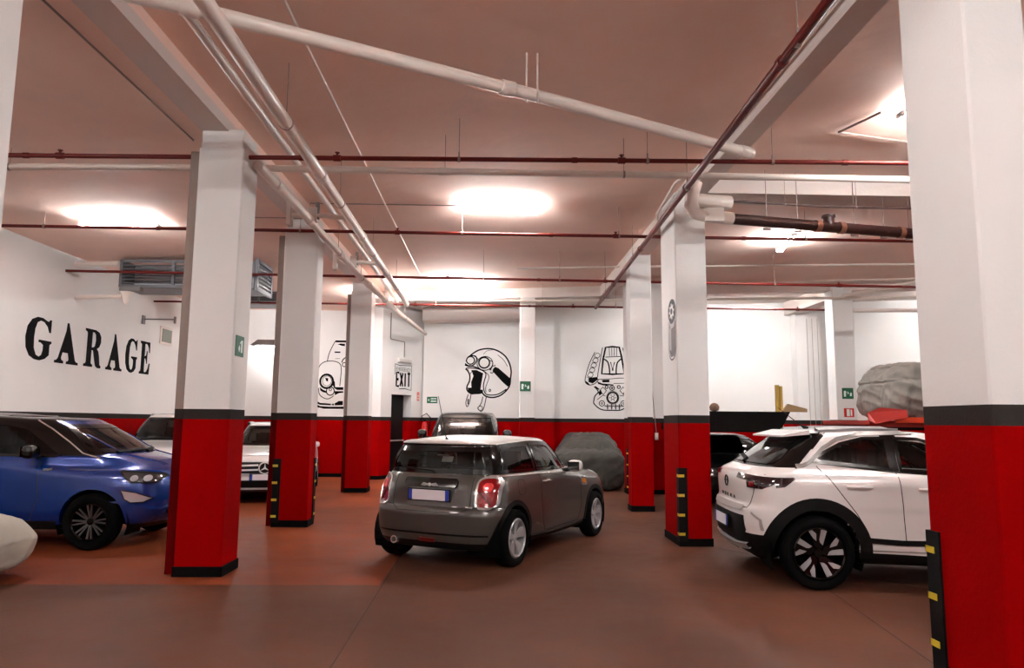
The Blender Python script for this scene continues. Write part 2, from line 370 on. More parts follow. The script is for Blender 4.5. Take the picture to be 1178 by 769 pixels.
pipe('water_pipe', 'white pipe running straight across behind the nearest red pipe', [(-8.2, 8.35, 4.47), (-3.3, 8.22, 4.5), (4.85, 8.22, 4.5), (12.95, 8.2, 4.5)], .04, M_wpipe,
     rods=(.12, .36, .46, .66), ztop=lz, collars=(.36, .7))
pipe('drain_pipe', 'thick white pipe running down the hall on the left, lowest of the pair', [(-1.93, -3.9, 4.33), (-1.95, 4.5, 4.35), (-2.05, 16.4, 4.35), (-2.06, 17.0, 4.33)], .062, M_wpipe,
     rods=(.5, .62, .75, .9), collars=(.57, .7, .83))
pipe('water_pipe', 'thinner white pipe running down the hall just above the thick left one', [(-2.3, -3.9, 4.62), (-2.32, 5, 4.6), (-2.34, 14.0, 4.55), (-2.4, 18.3, 4.5)], .04, M_wpipe)
pipe('drain_pipe', 'white pipe dropping from the wide left column toward the helmet wall corner', [(-2.66, 7.9, 4.42), (-2.6, 9.6, 4.38), (-2.55, 13.5, 4.30), (-2.3, 17.6, 4.2), (-1.95, 20.7, 4.08)], .058, M_wpipe,
     rods=(.3, .45, .62, .8), collars=(.05, .16, .32, .5, .7))
for y, s in ((10.0, .0), (13.0, .0)):
    t = pipe('pipe_branch', ('branch of white pipes against the left beam, nearer of two', 'branch of white pipes against the left beam, farther of two')[y > 11],
             [(-2.9, y, 4.45), (-2.66, y, 4.45), (-2.4, y, 4.45), (-2.1, y, 4.42)], .035, M_wpipe)
    obj('bracket', MB().box(-2.92, -2.86, y-.08, y+.08, 4.3, 4.62), M_beam, t); obj('junction_box', MB().box(-2.62, -2.5, y-.05, y+.05, 4.36, 4.56), M_beam, t)
    obj('valve', MB().cyl((-2.5, y, 4.40), (-2.5, y, 4.64), .03), M_metal, t, smooth=True)
pipe('conduit', 'thin pale conduit running down the ceiling left of centre', [(-1.71, -3.9, 4.93), (-1.71, 5.4, 4.93), (-1.7, 18.2, 4.93)], .013, M_wpipe, collars=(.45, .5, .55, .65))
pipe('conduit', 'dark thin conduit along the ceiling of the left bay', [(-3.45, -3.9, 4.7), (-3.4, 7.9, 4.7)], .01, M_rod)
pipe('conduit', 'thin conduit along the ceiling feeding the middle lamp', [(-4.5, 10.98, 4.69), (-2.88, 10.98, 4.69), (-2.87, 10.98, 4.93), (-.56, 10.98, 4.93)], .008, M_rod)
# brown drain with white bend at the beam
t = thing('drain_pipe', 'dark brown drain pipe with a white elbow hung right of the nearest right row', 'pipe', (2.5, 8.9, 4.3))
obj('pipe_run', MB().tube([(3.0, 9.08, 4.24), (4.4, 9.36, 4.23), (6.0, 9.62, 4.21), (9, 9.9, 4.18)], .072, 20), M_bpipe, t, smooth=True)
for x in (4.35, 4.7, 5.6):
    f_ = (x-4.4)/1.6; p = Vector((x, 9.36+f_*.26, 4.23-f_*.02)); obj('coupling', MB().tube([p-Vector((.035, .006, 0)), p+Vector((.035, .006, 0))], .082, 20), mat('clamp_zinc', (170, 120, 100), .4, .6), t, smooth=True)
obj('inspection_cap', MB().cyl((4.52, 9.38, 4.25), (4.52, 9.38, 4.36), .07, 20).cyl((4.52, 9.38, 4.36), (4.52, 9.38, 4.39), .09, 20), M_bpipe, t, smooth=True)
e_ = [(2.55, 8.78, 4.62), (2.5, 8.8, 4.45), (2.5, 8.85, 4.34), (2.58, 8.95, 4.27), (2.75, 9.02, 4.25), (3.1, 9.1, 4.24)]
obj('elbow', MB().tube(e_, .085, 20), M_wpipe, t, smooth=True)
obj('end_cap', MB().cyl((2.55, 8.9, 4.42), (3.05, 9.0, 4.42), .09, 20).box(2.7, 2.95, 8.93, 9.0, 4.16, 4.34), M_wpipe, t, smooth=True)
for x in (3.6, 4.05, 4.9, 5.35, 5.75):
    y = 9.1+(x-3.1)*.19; obj('hanger_rod', rod((x, y, 4.15), ZC, .006).box(x-.05, x+.05, y-.01, y+.01, 4.12, 4.15), M_rod, t)
pipe('conduit', 'dark thin conduit running along the right cross beam', [(2.9, 9.2, 4.52), (4.5, 9.35, 4.5), (12.9, 9.4, 4.5)], .016, mat('dark_conduit', (84, 60, 54), .5), rods=(.1, .2, .28))
pipe('conduit', 'white bent conduit looping around the painted cylinder column', [(2.72, -3.9, 4.8), (2.6, 5.0, 4.82), (2.6, 8.8, 4.82), (2.42, 9.3, 4.78), (2.38, 9.6, 4.68), (2.38, 10.2, 4.62), (2.5, 10.6, 4.6), (2.52, 12.9, 4.6), (2.45, 13.3, 4.5)], .02, M_wpipe)
pipe('conduit', 'pale pipe along the far cross beam', [(-2.6, 18.05, 4.62), (.9, 17.75, 4.58), (4.5, 17.1, 4.55), (8.2, 16.3, 4.5), (12.9, 15.4, 4.45)], .03, M_wpipe)
pipe('conduit', 'thin pale pipe across the middle bay, in front of the far beam', [(.5, 15.2, 4.85), (2.6, 14.9, 4.85), (8, 14.3, 4.85), (12.9, 13.9, 4.85)], .02, M_wpipe)
pipe('conduit', 'white pipe slanting up to the right in front of the far beam', [(8.0, 16.1, 4.5), (9.0, 15.0, 4.62), (9.6, 13.8, 4.75)], .045, M_wpipe)
pipe('conduit', 'white pipe across the right end of the far wall', [(8.6, 16.9, 4.3), (12.9, 16.5, 4.3)], .045, M_wpipe)
pipe('conduit', 'bent grey conduit on the ceiling behind the nearest right column', [(4.15, 7.3, 4.92), (3.95, 7.85, 4.92), (4.9, 8.1, 4.92)], .014, M_rod)
pipe('conduit', 'thin cable running down the wide pier to a small white switch', [(3.55, 16.285, 4.4), (3.56, 16.285, 3.0), (3.7, 16.285, 1.35)], .008, M_rod)
sw = obj('wall_switch', MB().box(3.665, 3.735, 16.25, 16.3, 1.2, 1.36, .008), mat('white_switch_plastic', (240, 225, 215), .4), origin=(3.7, 16.3, 1.2)); tag(sw, 'small white switch box on the red wide pier', 'switch')
for x, lb in ((8.42, 'leftmost'), (8.55, 'middle'), (8.68, 'rightmost')): pipe('conduit', lb+' of the three thin cables running down the far pier left of the signed column', [(x, FX(x)-.37, 4.4), (x, FX(x)-.37, .5)], .005, M_rod, group='cables down the far wall pier')

# ------------------------------------------------------------------ ventilation louvres
M_lou = mat('louvre_grey_paint', (112, 112, 116), .5, .2)
def louvre(label, x0, x1, y, z0, z1, depth, mull=()):
    t = thing('ventilation_louvre', label, 'louvre', (x0, y, z0), group='grey ventilation louvres')
    fr = MB().box(x0, x0+.05, y, y+depth, z0, z1).box(x1-.05, x1, y+.002, y+.05, z0, z1).box(x0, x1, y, y+.06, z0, z0+.05).box(x0, x1, y, y+.06, z1-.04, z1).box(x0+.05, x1, y+.1, y+depth, z0, z0+.02)
    for m_ in mull: fr.box(m_-.025, m_+.025, y-.005, y+.05, z0, z1)
    obj('frame', fr, M_lou, t)
    n = 7
    for k in range(n):
        zz = z0+.07+(z1-z0-.12)*k/(n-1)
        obj('slat', MB().frame_box((x0+.03, y+.01, zz), (x1-x0-.06, 0, 0), (0, .075, .035), (0, 0, .008)), M_lou, t)
    obj('back_panel', MB().box(x0+.05, x1-.03, y+depth*.55, y+depth*.6, z0+.02, z1), mat('pale_vent_back', (196, 200, 205), .6), t)  # pale bluish colour stands in for daylight showing between the slats
    return t
louvre('long grey louvred vent box hung at ceiling height beside the lettered wall', -7.28, -4.68, 14.0, 4.12, 4.66, .9, (-6.25, -5.45))
sd = thing('ventilation_louvre', 'short end louvre turned sideways at the right end of the long vent box', 'louvre', (-4.66, 14, 4.1), group='grey ventilation louvres')
fr = MB().box(-4.66, -4.60, 13.98, 14.05, 4.08, 4.74).box(-4.66, -4.60, 14.85, 14.92, 4.08, 4.7).box(-4.66, -4.60, 14, 14.9, 4.08, 4.14).box(-4.66, -4.6, 14, 14.9, 4.64, 4.7)
obj('frame', fr, M_lou, sd)
for k in range(7): obj('slat', MB().frame_box((-4.655, 14.04, 4.155+.075*k), (.0, .83, 0), (.045, 0, -.02), (0, 0, .03)), M_lou, sd)
obj('back_panel', MB().box(-4.665, -4.658, 14.0, 14.9, 4.1, 4.68), mat('pale_vent_back', (196, 200, 205), .6), sd)
louvre('second grey louvred vent box farther back, left of the second column', -6.6, -4.9, 17.5, 4.38, 4.70, .8, (-5.72,))
t = thing('drain_pipe', 'white pipe stub with hopper from the lettered wall to the vent box', 'pipe', (-8.2, 14, 3.9))
obj('pipe_run', MB().tube([(-8.2, 14.2, 3.93), (-7.3, 14.0, 3.93), (-7.2, 14.0, 3.93)], .04, 14), M_wpipe, t, smooth=True)
obj('hopper', MB().lathe([(.03, -.2), (.06, -.12), (.07, -.05), (.1, 0), (.12, .04)], (0, 0, 1), (-7.12, 14.0, 3.98), 16), M_wpipe, t, smooth=True)
obj('bracket', MB().box(-7.25, -6.85, 13.97, 14.1, 4.04, 4.12), M_metal, t)
pipe('water_pipe', 'upper white pipe stub from the lettered wall to the vent box', [(-8.2, 14.1, 4.58), (-7.3, 14.0, 4.58)], .05, M_wpipe)
t = thing('pipe_bracket', 'thin grey rail bracket on the lettered wall left of the wide column', 'bracket', (-8.2, 16.6, 3.9))
obj('rail', MB().box(-8.2, -7.45, 16.95, 16.98, 3.88, 3.91).box(-8.2, -8.17, 16.9, 17.03, 3.78, 3.98).box(-7.47, -7.44, 16.93, 17.0, 3.8, 3.96), M_metal, t)
vg = thing('wall_vent', 'small grey framed vent on the lettered wall right of the letters', 'vent', (-8.2, 18.1, 3.4))
obj('frame', MB().box(-8.2, -8.17, 17.86, 18.5, 3.42, 3.86), M_beam, vg); obj('grille', MB().box(-8.175, -8.155, 17.93, 18.43, 3.48, 3.8), mat('vent_grey_green', (120, 122, 110), .6), vg)
# hooded wall lamp
t = thing('wall_light', 'dark hooded wall lamp throwing light down the back left wall', 'wall light', (-6.4, 20.7, 3.7))
obj('hood', MB().add([(-6.8, 20.7, 3.66), (-5.6, 20.7, 3.66), (-5.6, 20.3, 3.66), (-6.8, 20.3, 3.66), (-6.62, 20.7, 3.82), (-5.78, 20.7, 3.82), (-5.7, 20.36, 3.82), (-6.62, 20.36, 3.82)],
    [(0, 1, 2, 3), (4, 7, 6, 5), (3, 2, 6, 7), (0, 3, 7, 4), (1, 5, 6, 2), (0, 4, 5, 1)]), mat('hood_dark', (64, 50, 46), .5), t)
obj('lamp_tube', MB().cyl((-6.7, 20.5, 3.63), (-5.7, 20.5, 3.63), .02, 10), mat('wall_lamp_tube', (255, 250, 240), .4, emit=30), t, smooth=True)

# ------------------------------------------------------------------ painted murals and letters
class Wall2D:
    """flat paint on a wall: u right, v up in metres from o"""
    def __init__(s, o, u, n): s.o = Vector(o); s.u = Vector(u).normalized(); s.n = Vector(n).normalized()
    def P(s, u, v, d): return tuple(s.o + s.u*u + Vector((0, 0, v)) + s.n*d)
    def fill(s, mb, poly, d=.003, d0=0):
        n = len(poly); tris = tessellate_polygon([[Vector((a, b, 0)) for a, b in poly]])
        v = [s.P(a, b, d) for a, b in poly]+[s.P(a, b, d0) for a, b in poly]
        mb.add(v, [tuple(t_) for t_ in tris] + [(i, (i+1) % n, n+(i+1) % n, n+i) for i in range(n)])
    def stroke(s, mb, pts, w, d=.003, closed=False, smooth=True):
        pts = [Vector((a, b)) for a, b in pts]
        if smooth and len(pts) > 2: pts = crom(pts, closed)
        if closed: pts.append(pts[0].copy())
        n = len(pts); Lf = []; Rt = []
        for i, p in enumerate(pts):
            if closed: a, b = pts[(i-1) % (n-1)], pts[(i+1) % (n-1)]
            else: a, b = pts[max(i-1, 0)], pts[min(i+1, n-1)]
            t_ = (b-a).normalized(); nn = Vector((-t_.y, t_.x))*w/2
            Lf.append(p+nn); Rt.append(p-nn)
        v = [s.P(q.x, q.y, d) for q in Lf]+[s.P(q.x, q.y, d) for q in Rt]
        mb.add(v, [(i, i+1, n+i+1, n+i) for i in range(n-1)])
def crom(pts, closed=False, k=5):
    out = []; n = len(pts); rng = range(n) if closed else range(n-1)
    g_ = (lambda i: pts[i % n]) if closed else (lambda i: pts[min(max(i, 0), n-1)])
    for i in rng:
        p0, p1, p2, p3 = g_(i-1), g_(i), g_(i+1), g_(i+2)
        for j in range(k):
            t_ = j/k
            out.append(.5*((2*p1)+(p2-p0)*t_+(2*p0-5*p1+4*p2-p3)*t_*t_+(3*p1-p0-3*p2+p3)*t_**3))
    if not closed: out.append(pts[-1].copy())
    return out
far_u = Vector((1, -.2126, 0)).normalized(); far_n = Vector((-far_u.y*-1, -1, 0))
far_n = Vector((-.2126, -1, 0)).normalized()
def circ(cx, cy, rx, ry=None, n=16): ry = ry or rx; return [(cx+rx*math.cos(2*math.pi*k/n), cy+ry*math.sin(2*math.pi*k/n)) for k in range(n)]

# helmet with goggles
x_ = -.13*21.3/20.7
HS = .00268
hw = Wall2D((-.157, FX(-.157), 2.83), far_u, far_n)
def T(pts, cx=345, cy=380, s=HS): return [((a-cx)*s, -(b-cy)*s) for a, b in pts]
hb = MB(); S_ = lambda pts, w=9, c=False: hw.stroke(hb, T(pts), 1.5*w*HS, closed=c); F_ = lambda pts: hw.fill(hb, T(pts))
S_([(150, 125), (240, 68), (350, 50), (450, 70), (540, 130), (590, 210), (612, 300), (605, 380), (600, 440), (570, 500), (500, 560), (420, 585), (350, 578), (310, 555), (285, 520)], 11)
S_([(100, 270), (130, 300), (150, 350), (145, 410), (122, 460), (120, 500), (150, 535), (190, 548)], 11)
F_([(165, 285), (225, 285), (300, 320), (290, 380), (280, 440), (272, 500), (300, 500), (300, 540), (255, 550), (190, 552), (140, 525), (125, 480), (170, 478), (165, 420), (190, 350)])
S_([(105, 265), (160, 262), (250, 275), (320, 310), (330, 350), (315, 400), (305, 470), (330, 545), (400, 560), (480, 545), (560, 495)], 8)
S_([(300, 290), (350, 330), (365, 370), (345, 430), (330, 480), (335, 530)], 5)
S_([(125, 275), (150, 330), (170, 300)], 5)
F_([(432, 250), (470, 265), (600, 375), (612, 400), (600, 450), (575, 468), (520, 420), (405, 300), (410, 275)])
S_(circ(310, 205, 60, 58), 11, True); S_(circ(318, 212, 88, 76), 6, True)
S_(circ(155, 178, 45, 42), 9, True)
F_([(95, 205), (130, 230), (185, 232), (190, 248), (130, 250), (90, 235)])
S_([(105, 190), (120, 150), (150, 128), (210, 132), (225, 170), (205, 215), (180, 240), (260, 268)], 9)
S_([(200, 135), (235, 160), (240, 190)], 5); S_([(370, 180), (405, 200), (400, 250), (370, 285)], 6)
S_([(385, 290), (395, 250), (440, 235)], 6); S_([(380, 310), (400, 320), (420, 300)], 6)
S_([(460, 120), (530, 180), (570, 250)], 4); S_([(300, 110), (340, 75), (400, 65)], 3)
S_(circ(377, 508, 9, 12), 6, True)
S_([(135, 550), (110, 640), (125, 688), (150, 640), (168, 548)], 6); F_([(128, 600), (145, 605), (138, 660), (128, 660)])
S_([(300, 575), (285, 640), (262, 680), (245, 700), (275, 735), (300, 725), (320, 670), (338, 580)], 6); S_(circ(272, 703, 26, 24), 5, True)
hm = obj('wall_mural', hb, M_ink, origin=(-.157, FX(-.157), 2.83)); tag(hm, 'black line painting of an open face motorcycle helmet with goggles on the far wall', 'mural', 'black line paintings')

# engine
ES = .0029; ex = 3.41
ew = Wall2D((ex, FX(ex), 2.80), far_u, far_n); eb = MB()
def TE(pts): return [((a-330)*ES, -(b-400)*ES) for a, b in pts]
S_ = lambda pts, w=7, c=False, sm=True: ew.stroke(eb, TE(pts), 1.5*w*ES, closed=c, smooth=sm); F_ = lambda pts: ew.fill(eb, TE(pts))
S_([(265, 85), (330, 78), (398, 85), (420, 180), (445, 345), (330, 350), (225, 345), (240, 200)], 12, True, False)
for x in (300, 325, 350, 375): S_([(x, 90), (x-(x-335)*.1, 170)], 4)
S_([(262, 180), (410, 175)], 5, sm=False)
S_([(250, 200), (285, 230), (300, 290), (303, 345)], 9); S_([(415, 200), (380, 235), (368, 290), (366, 345)], 9)
S_([(312, 230), (330, 300), (352, 230)], 7, sm=False); F_([(326, 285), (340, 285), (340, 315), (326, 315)])
S_([(235, 85), (215, 190), (190, 330), (185, 380)], 5); S_([(430, 90), (470, 220), (490, 380)], 5)
for k in range(5):
    x, y = 180-k*17, 165+k*48
    S_([(x-25, y), (x, y-25), (x+28, y-10), (x+15, y+20), (x-15, y+15)], 4, True)
    S_([(x-35, y+20), (x+10, y+30)], 3)
for k in range(4): S_([(450+k*10, 150+k*45), (480+k*3, 170+k*45), (460+k*8, 195+k*45)], 5)
S_([(160, 130), (110, 230), (75, 340), (62, 420), (100, 455), (160, 440), (195, 400)], 5)
F_([(95, 385), (180, 375), (190, 400), (135, 440), (95, 425)]); F_([(65, 415), (85, 425), (110, 452), (100, 460), (70, 440)])
S_([(190, 400), (310, 395), (400, 388), (490, 390)], 4); F_([(225, 405), (300, 402), (300, 428), (235, 430)]); F_([(180, 420), (230, 440), (340, 450), (340, 458), (240, 460), (190, 445)]); F_([(440, 440), (490, 425), (490, 455), (450, 455)])
S_([(340, 440), (440, 438)], 4)
S_(circ(330, 580, 50, 52), 10, True); S_(circ(330, 580, 60, 64), 3, True); S_(circ(330, 582, 14), 4, True)
for k in range(6): a = k*math.pi/3; S_([(330+24*math.cos(a), 580+24*math.sin(a)), (330+34*math.cos(a), 580+34*math.sin(a))], 6)
S_(circ(325, 485, 22), 6, True); F_(circ(325, 485, 10)); S_(circ(272, 475, 14), 6, True); S_(circ(390, 475, 14), 6, True)
S_(circ(225, 635, 26), 5, True); S_(circ(225, 635, 8), 4, True); S_(circ(435, 635, 26), 5, True); S_(circ(435, 635, 8), 4, True)
S_([(150, 470), (190, 520), (160, 560), (148, 600), (150, 640), (220, 695), (330, 702), (420, 695), (485, 640), (492, 600), (460, 565)], 7)
F_([(190, 530), (215, 500), (230, 540), (200, 560)]); F_([(430, 535), (460, 500), (485, 530), (470, 560), (440, 555)])
for x in (205, 400): S_([(x, 510), (x+30, 475), (x+65, 510), (x+35, 550)], 6, True, False)
S_([(160, 470), (200, 500)], 9); S_([(490, 470), (450, 510)], 9)
S_([(250, 660), (430, 660)], 6, sm=False)
for x in (280, 320, 358, 395): S_([(x, 640), (x, 695)], 6, sm=False); S_([(x-10, 675), (x+10, 675)], 4, sm=False)
S_([(180, 600), (230, 560), (260, 560)], 4); S_([(400, 560), (450, 565), (480, 600)], 4)
em = obj('wall_mural', eb, M_ink, origin=(ex, FX(ex), 2.80)); tag(em, 'black line painting of a car engine on the far wall', 'mural', 'black line paintings')

# old car front, on the back left wall
OS = .00292
ow = Wall2D((-4.62, 20.7, 2.87), (1, 0, 0), (0, -1, 0)); ob = MB()
def TO(pts): return [((a-200)*OS, -(b-400)*OS) for a, b in pts]
S_ = lambda pts, w=7, c=False, sm=True: ow.stroke(ob, TO(pts), 1.25*w*OS, closed=c, smooth=sm); F_ = lambda pts: ow.fill(ob, TO(pts))
S_([(165, 270), (175, 210), (200, 140), (235, 70)], 6); F_([(235, 62), (420, 62), (420, 82), (238, 82)]); F_([(258, 100), (290, 92), (330, 95), (330, 118), (300, 116)])
F_([(232, 172), (288, 172), (288, 186), (232, 186)]); S_([(240, 243), (285, 240)], 3)
S_([(62, 660), (66, 560), (75, 420), (85, 330), (120, 285), (170, 268), (240, 270), (290, 295), (303, 350), (300, 430), (295, 510)], 6)
S_([(340, 230), (318, 250), (305, 280)], 8); S_(circ(330, 300, 18, 20), 6, True)
S_(circ(165, 465, 62, 66), 16, True); S_(circ(168, 462, 44, 48), 4, True); F_([(150, 430), (180, 435), (178, 470), (160, 460)])
F_([(100, 520), (130, 545), (165, 560), (170, 580), (130, 570), (108, 555)])
S_(circ(205, 560, 38, 40), 8, True); S_(circ(205, 545, 12), 5, True)
F_([(210, 430), (245, 470), (250, 520), (330, 520), (330, 548), (270, 548), (240, 530), (225, 500)]); F_([(245, 560), (330, 560), (330, 575), (290, 580), (250, 600)])
S_([(90, 530), (100, 590), (140, 625), (190, 635), (240, 605)], 6)
F_([(66, 650), (110, 675), (215, 682), (215, 698), (110, 694), (75, 680)]); F_([(225, 682), (245, 682), (245, 698), (225, 696)]); F_([(250, 680), (290, 655), (330, 655), (330, 695), (255, 698)])
F_([(75, 685), (110, 706), (200, 712), (330, 710), (330, 732), (150, 732), (100, 720)]); S_([(62, 650), (68, 690), (100, 720)], 8)
# its right half, hidden from here by the slim column
S_([(340, 270), (480, 270), (520, 290), (560, 330), (570, 420), (575, 560), (578, 660)], 6); S_(circ(480, 465, 62, 66), 16, True); S_(circ(440, 560, 38, 40), 8, True)
F_([(330, 710), (560, 712), (575, 685), (575, 700), (550, 730), (330, 732)])
om = obj('wall_mural', ob, M_ink, origin=(-4.62, 20.7, 2.87)); tag(om, 'black line painting of the front of an old sports car behind the far left column', 'mural', 'black line paintings')

# cylinder and gear on the column side
cw = Wall2D((2.45, 9.72, 2.86), (0, -1, 0), (-1, 0, 0)); cb = MB()
body = [(-.19, .12), (-.16, .02), (-.05, -.02), (.1, .02), (.19, .14), (.19, -.3), (.1, -.4), (0, -.42), (-.12, -.4), (-.19, -.3)]
mg = mat('mural_grey_paint', (112, 108, 108), .6)
ct = thing('wall_mural', 'grey and black painting of a metal cylinder topped by a gear on a column side', 'mural', (2.45, 9.72, 2.86), group='black line paintings')
gb = MB(); cw.fill(gb, [(-.16, .1), (.17, .1), (.17, -.3), (.08, -.38), (-.1, -.38), (-.16, -.3)], .003); obj('cylinder', gb, mg, ct)
hb2 = MB(); cw.fill(hb2, [(-.13, .02), (-.06, .0), (-.06, -.3), (-.13, -.27)], .005, .003); cw.fill(hb2, [(-.15, .12), (.16, .12), (.1, .02), (-.08, .0)], .005, .003); obj('highlight', hb2, mat('mural_pale_paint', (190, 186, 184), .6), ct)
kb = MB(); cw.fill(kb, circ(0, .24, .2, .17, 28), .006); cw.stroke(kb, [(-.18, .12), (-.18, -.28), (-.08, -.41), (.08, -.41), (.18, -.3), (.18, .15)], .02, .007); cw.stroke(kb, [(-.1, -.3), (0, -.35), (.12, -.28)], .012, .007)
obj('cap', kb, mat('mural_dark_paint', (52, 50, 50), .6), ct)
wb = MB(); g8 = []
for k in range(32):
    rr_ = .13 if (k % 4) in (0, 1) else .09; g8.append((rr_*math.cos(2*math.pi*k/32), .24+rr_*.85*math.sin(2*math.pi*k/32)))
cw.fill(wb, g8, .009, .006); obj('gear', wb, M_wh, ct)
eb2 = MB(); cw.fill(eb2, circ(0, .24, .05, .042), .011, .009); obj('gear_hub', eb2, MATS['mural_dark_paint'], ct)

# GARAGE letters: serif slab capitals in a 1 wide by 1.6 high box
GLY = {
 'G': [[(.97, 1.58), (.97, 1.08), (.9, 1.08), (.82, 1.3), (.68, 1.45), (.55, 1.48), (.43, 1.4), (.36, 1.15), (.34, .8), (.36, .42), (.45, .18), (.57, .12), (.66, .2), (.70, .38), (.70, .58), (.60, .66), (.52, .66), (.52, .76), (1.02, .76), (1.02, .68), (.95, .62), (.95, .22), (.8, .06), (.6, -.02), (.4, 0), (.2, .12), (.06, .4), (.02, .8), (.07, 1.2), (.22, 1.48), (.42, 1.6), (.62, 1.6), (.78, 1.52), (.86, 1.5), (.91, 1.58)]],
 'A': [[(.52, 1.62), (.88, .16), (.93, .1), (1.02, .08), (1.02, -.02), (.5, -.02), (.5, .08), (.58, .1), (.6, .18), (.55, .42), (.32, .42), (.27, .2), (.3, .12), (.38, .08), (.38, -.02), (0, -.02), (0, .08), (.08, .1), (.14, .18), (.42, 1.3), (.44, 1.62)]],
 'R': [[(0, 1.6), (0, 1.5), (.1, 1.46), (.13, 1.4), (.13, .2), (.1, .13), (0, .1), (0, 0), (.52, 0), (.52, .1), (.43, .14), (.42, .2), (.42, .72), (.5, .7), (.6, .3), (.68, .06), (.8, -.02), (1.0, -.02), (1.02, .08), (.94, .14), (.88, .5), (.82, .7), (.72, .8), (.86, .9), (.94, 1.1), (.93, 1.35), (.82, 1.52), (.6, 1.6)], [(.42, .84), (.42, 1.48), (.52, 1.48), (.6, 1.4), (.63, 1.15), (.58, .9), (.5, .84)]],
 'E': [[(0, 1.6), (0, 1.5), (.1, 1.46), (.13, 1.4), (.13, .2), (.1, .13), (0, .1), (0, 0), (.95, 0), (1.0, .55), (.9, .55), (.82, .3), (.7, .14), (.55, .1), (.46, .12), (.46, .78), (.55, .76), (.63, .62), (.65, .52), (.72, .52), (.72, 1.15), (.65, 1.15), (.62, 1.0), (.55, .9), (.46, .88), (.46, 1.48), (.6, 1.5), (.72, 1.44), (.82, 1.3), (.88, 1.08), (.96, 1.08), (.94, 1.6)]]}
gw = Wall2D((-8.2, 12.78, 2.62), (0, 1, 0), (1, 0, 0))
gt = thing('wall_lettering', 'large black capital letters spelling GARAGE painted on the left wall', 'lettering', (-8.2, 12.78, 2.62))
spans = [('G', .0, .76), ('A', .90, 1.66), ('R', 1.86, 2.5), ('A', 2.70, 3.36), ('G', 3.48, 4.02), ('E', 4.16, 4.66)]
for ch, a, b in spans:
    q = MB(); h_ = .48
    polys = GLY[ch]
    def mp(p): return (a+(b-a)*p[0], h_*p[1])
    if len(polys) == 1: gw.fill(q, [mp(p) for p in polys[0]], .004)
    else:
        ou, inn = polys; tr = tessellate_polygon([[Vector((*mp(p), 0)) for p in ou], [Vector((*mp(p), 0)) for p in inn]])
        allp = [mp(p) for p in ou]+[mp(p) for p in inn]; q.add([gw.P(x, y, .004) for x, y in allp], [tuple(t_) for t_ in tr])
    obj('letter', q, M_ink, gt)

# ------------------------------------------------------------------ signs
M_green = mat('sign_green', (10, 92, 58), .4); M_sred = mat('sign_red', (200, 24, 22), .4); M_sw = mat('sign_white', (225, 240, 230), .4)
def sign(label, o, u, n, w, h, M, marks, name='safety_sign'):
    wl = Wall2D(o, u, n); t = thing(name, label, 'sign', o); a = MB(); wl.fill(a, [(-w/2, -h/2), (w/2, -h/2), (w/2, h/2), (-w/2, h/2)], .008); obj('plate', a, M, t)
    b = MB()
    for m_ in marks: wl.fill(b, [(x*w, y*h) for x, y in m_], .011, .008)
    obj('pictogram', b, M_sw, t); return t
man = [[(-.36, -.3), (-.18, -.3), (-.18, .02), (-.13, .12), (-.2, .25), (-.36, .22)], [(-.06, -.02), (.04, .06), (.12, .04), (.12, -.02), (.02, -.02), (-.04, -.08)],
       [(.18, -.25), (.34, -.25), (.36, .0), (.26, .12), (.24, .02), (.18, .0)], circ(.0, .12, .05)]
sign('green exit sign on the side of the wide column before the blue car', (-2.72, 7.78, 2.36), (0, 1, 0), (1, 0, 0), .24, .22, M_green, [[(-.1, -.3), (0, -.1), (-.1, .05), (-.2, -.1)], [(.12, -.3), (.3, -.3), (.3, .3), (.12, .3)], [(0, .1), (.1, .2), (.08, .25), (-.05, .15)]])
sign('green exit sign on the far column beside the helmet painting', (.82, 18.0, 2.46), (1, 0, 0), (0, -1, 0), .27, .25, M_green, man)
sign('green exit sign on the far right column, above the red one', (8.16, 16.4, 2.29), (1, 0, 0), (0, -1, 0), .26, .25, M_green, man)
sign('red fire equipment sign on the far right column', (8.17, 16.4, 1.85), (1, 0, 0), (0, -1, 0), .23, .2, M_sred, [[(-.25, -.4), (.05, -.4), (.05, .4), (-.25, .4)], [(.15, -.35), (.3, -.35), (.3, .35), (.15, .35)]])
p_ = -1.78; sign('green exit sign with arrow on the far wall left of the helmet', (p_, FX(p_), 2.2), far_u, far_n, .32, .19, M_green, [[(-.4, 0), (-.28, .2), (-.28, -.2)], [(-.15, .1), (.42, .12), (.42, .28), (-.1, .28)], [(-.15, -.28), (.42, -.28), (.42, -.1), (-.1, -.08)]])
q_ = dpt(1.85, 0, 2.3); sign('small red vertical sign beside the emergency door', q_, dd, -dn, .12, .26, mat('sign_pale_red', (226, 120, 110), .5), [[(-.3, -.3), (.3, -.3), (.3, -.2), (-.3, -.2)], [(-.3, 0), (.3, 0), (.3, .1), (-.3, .1)]])
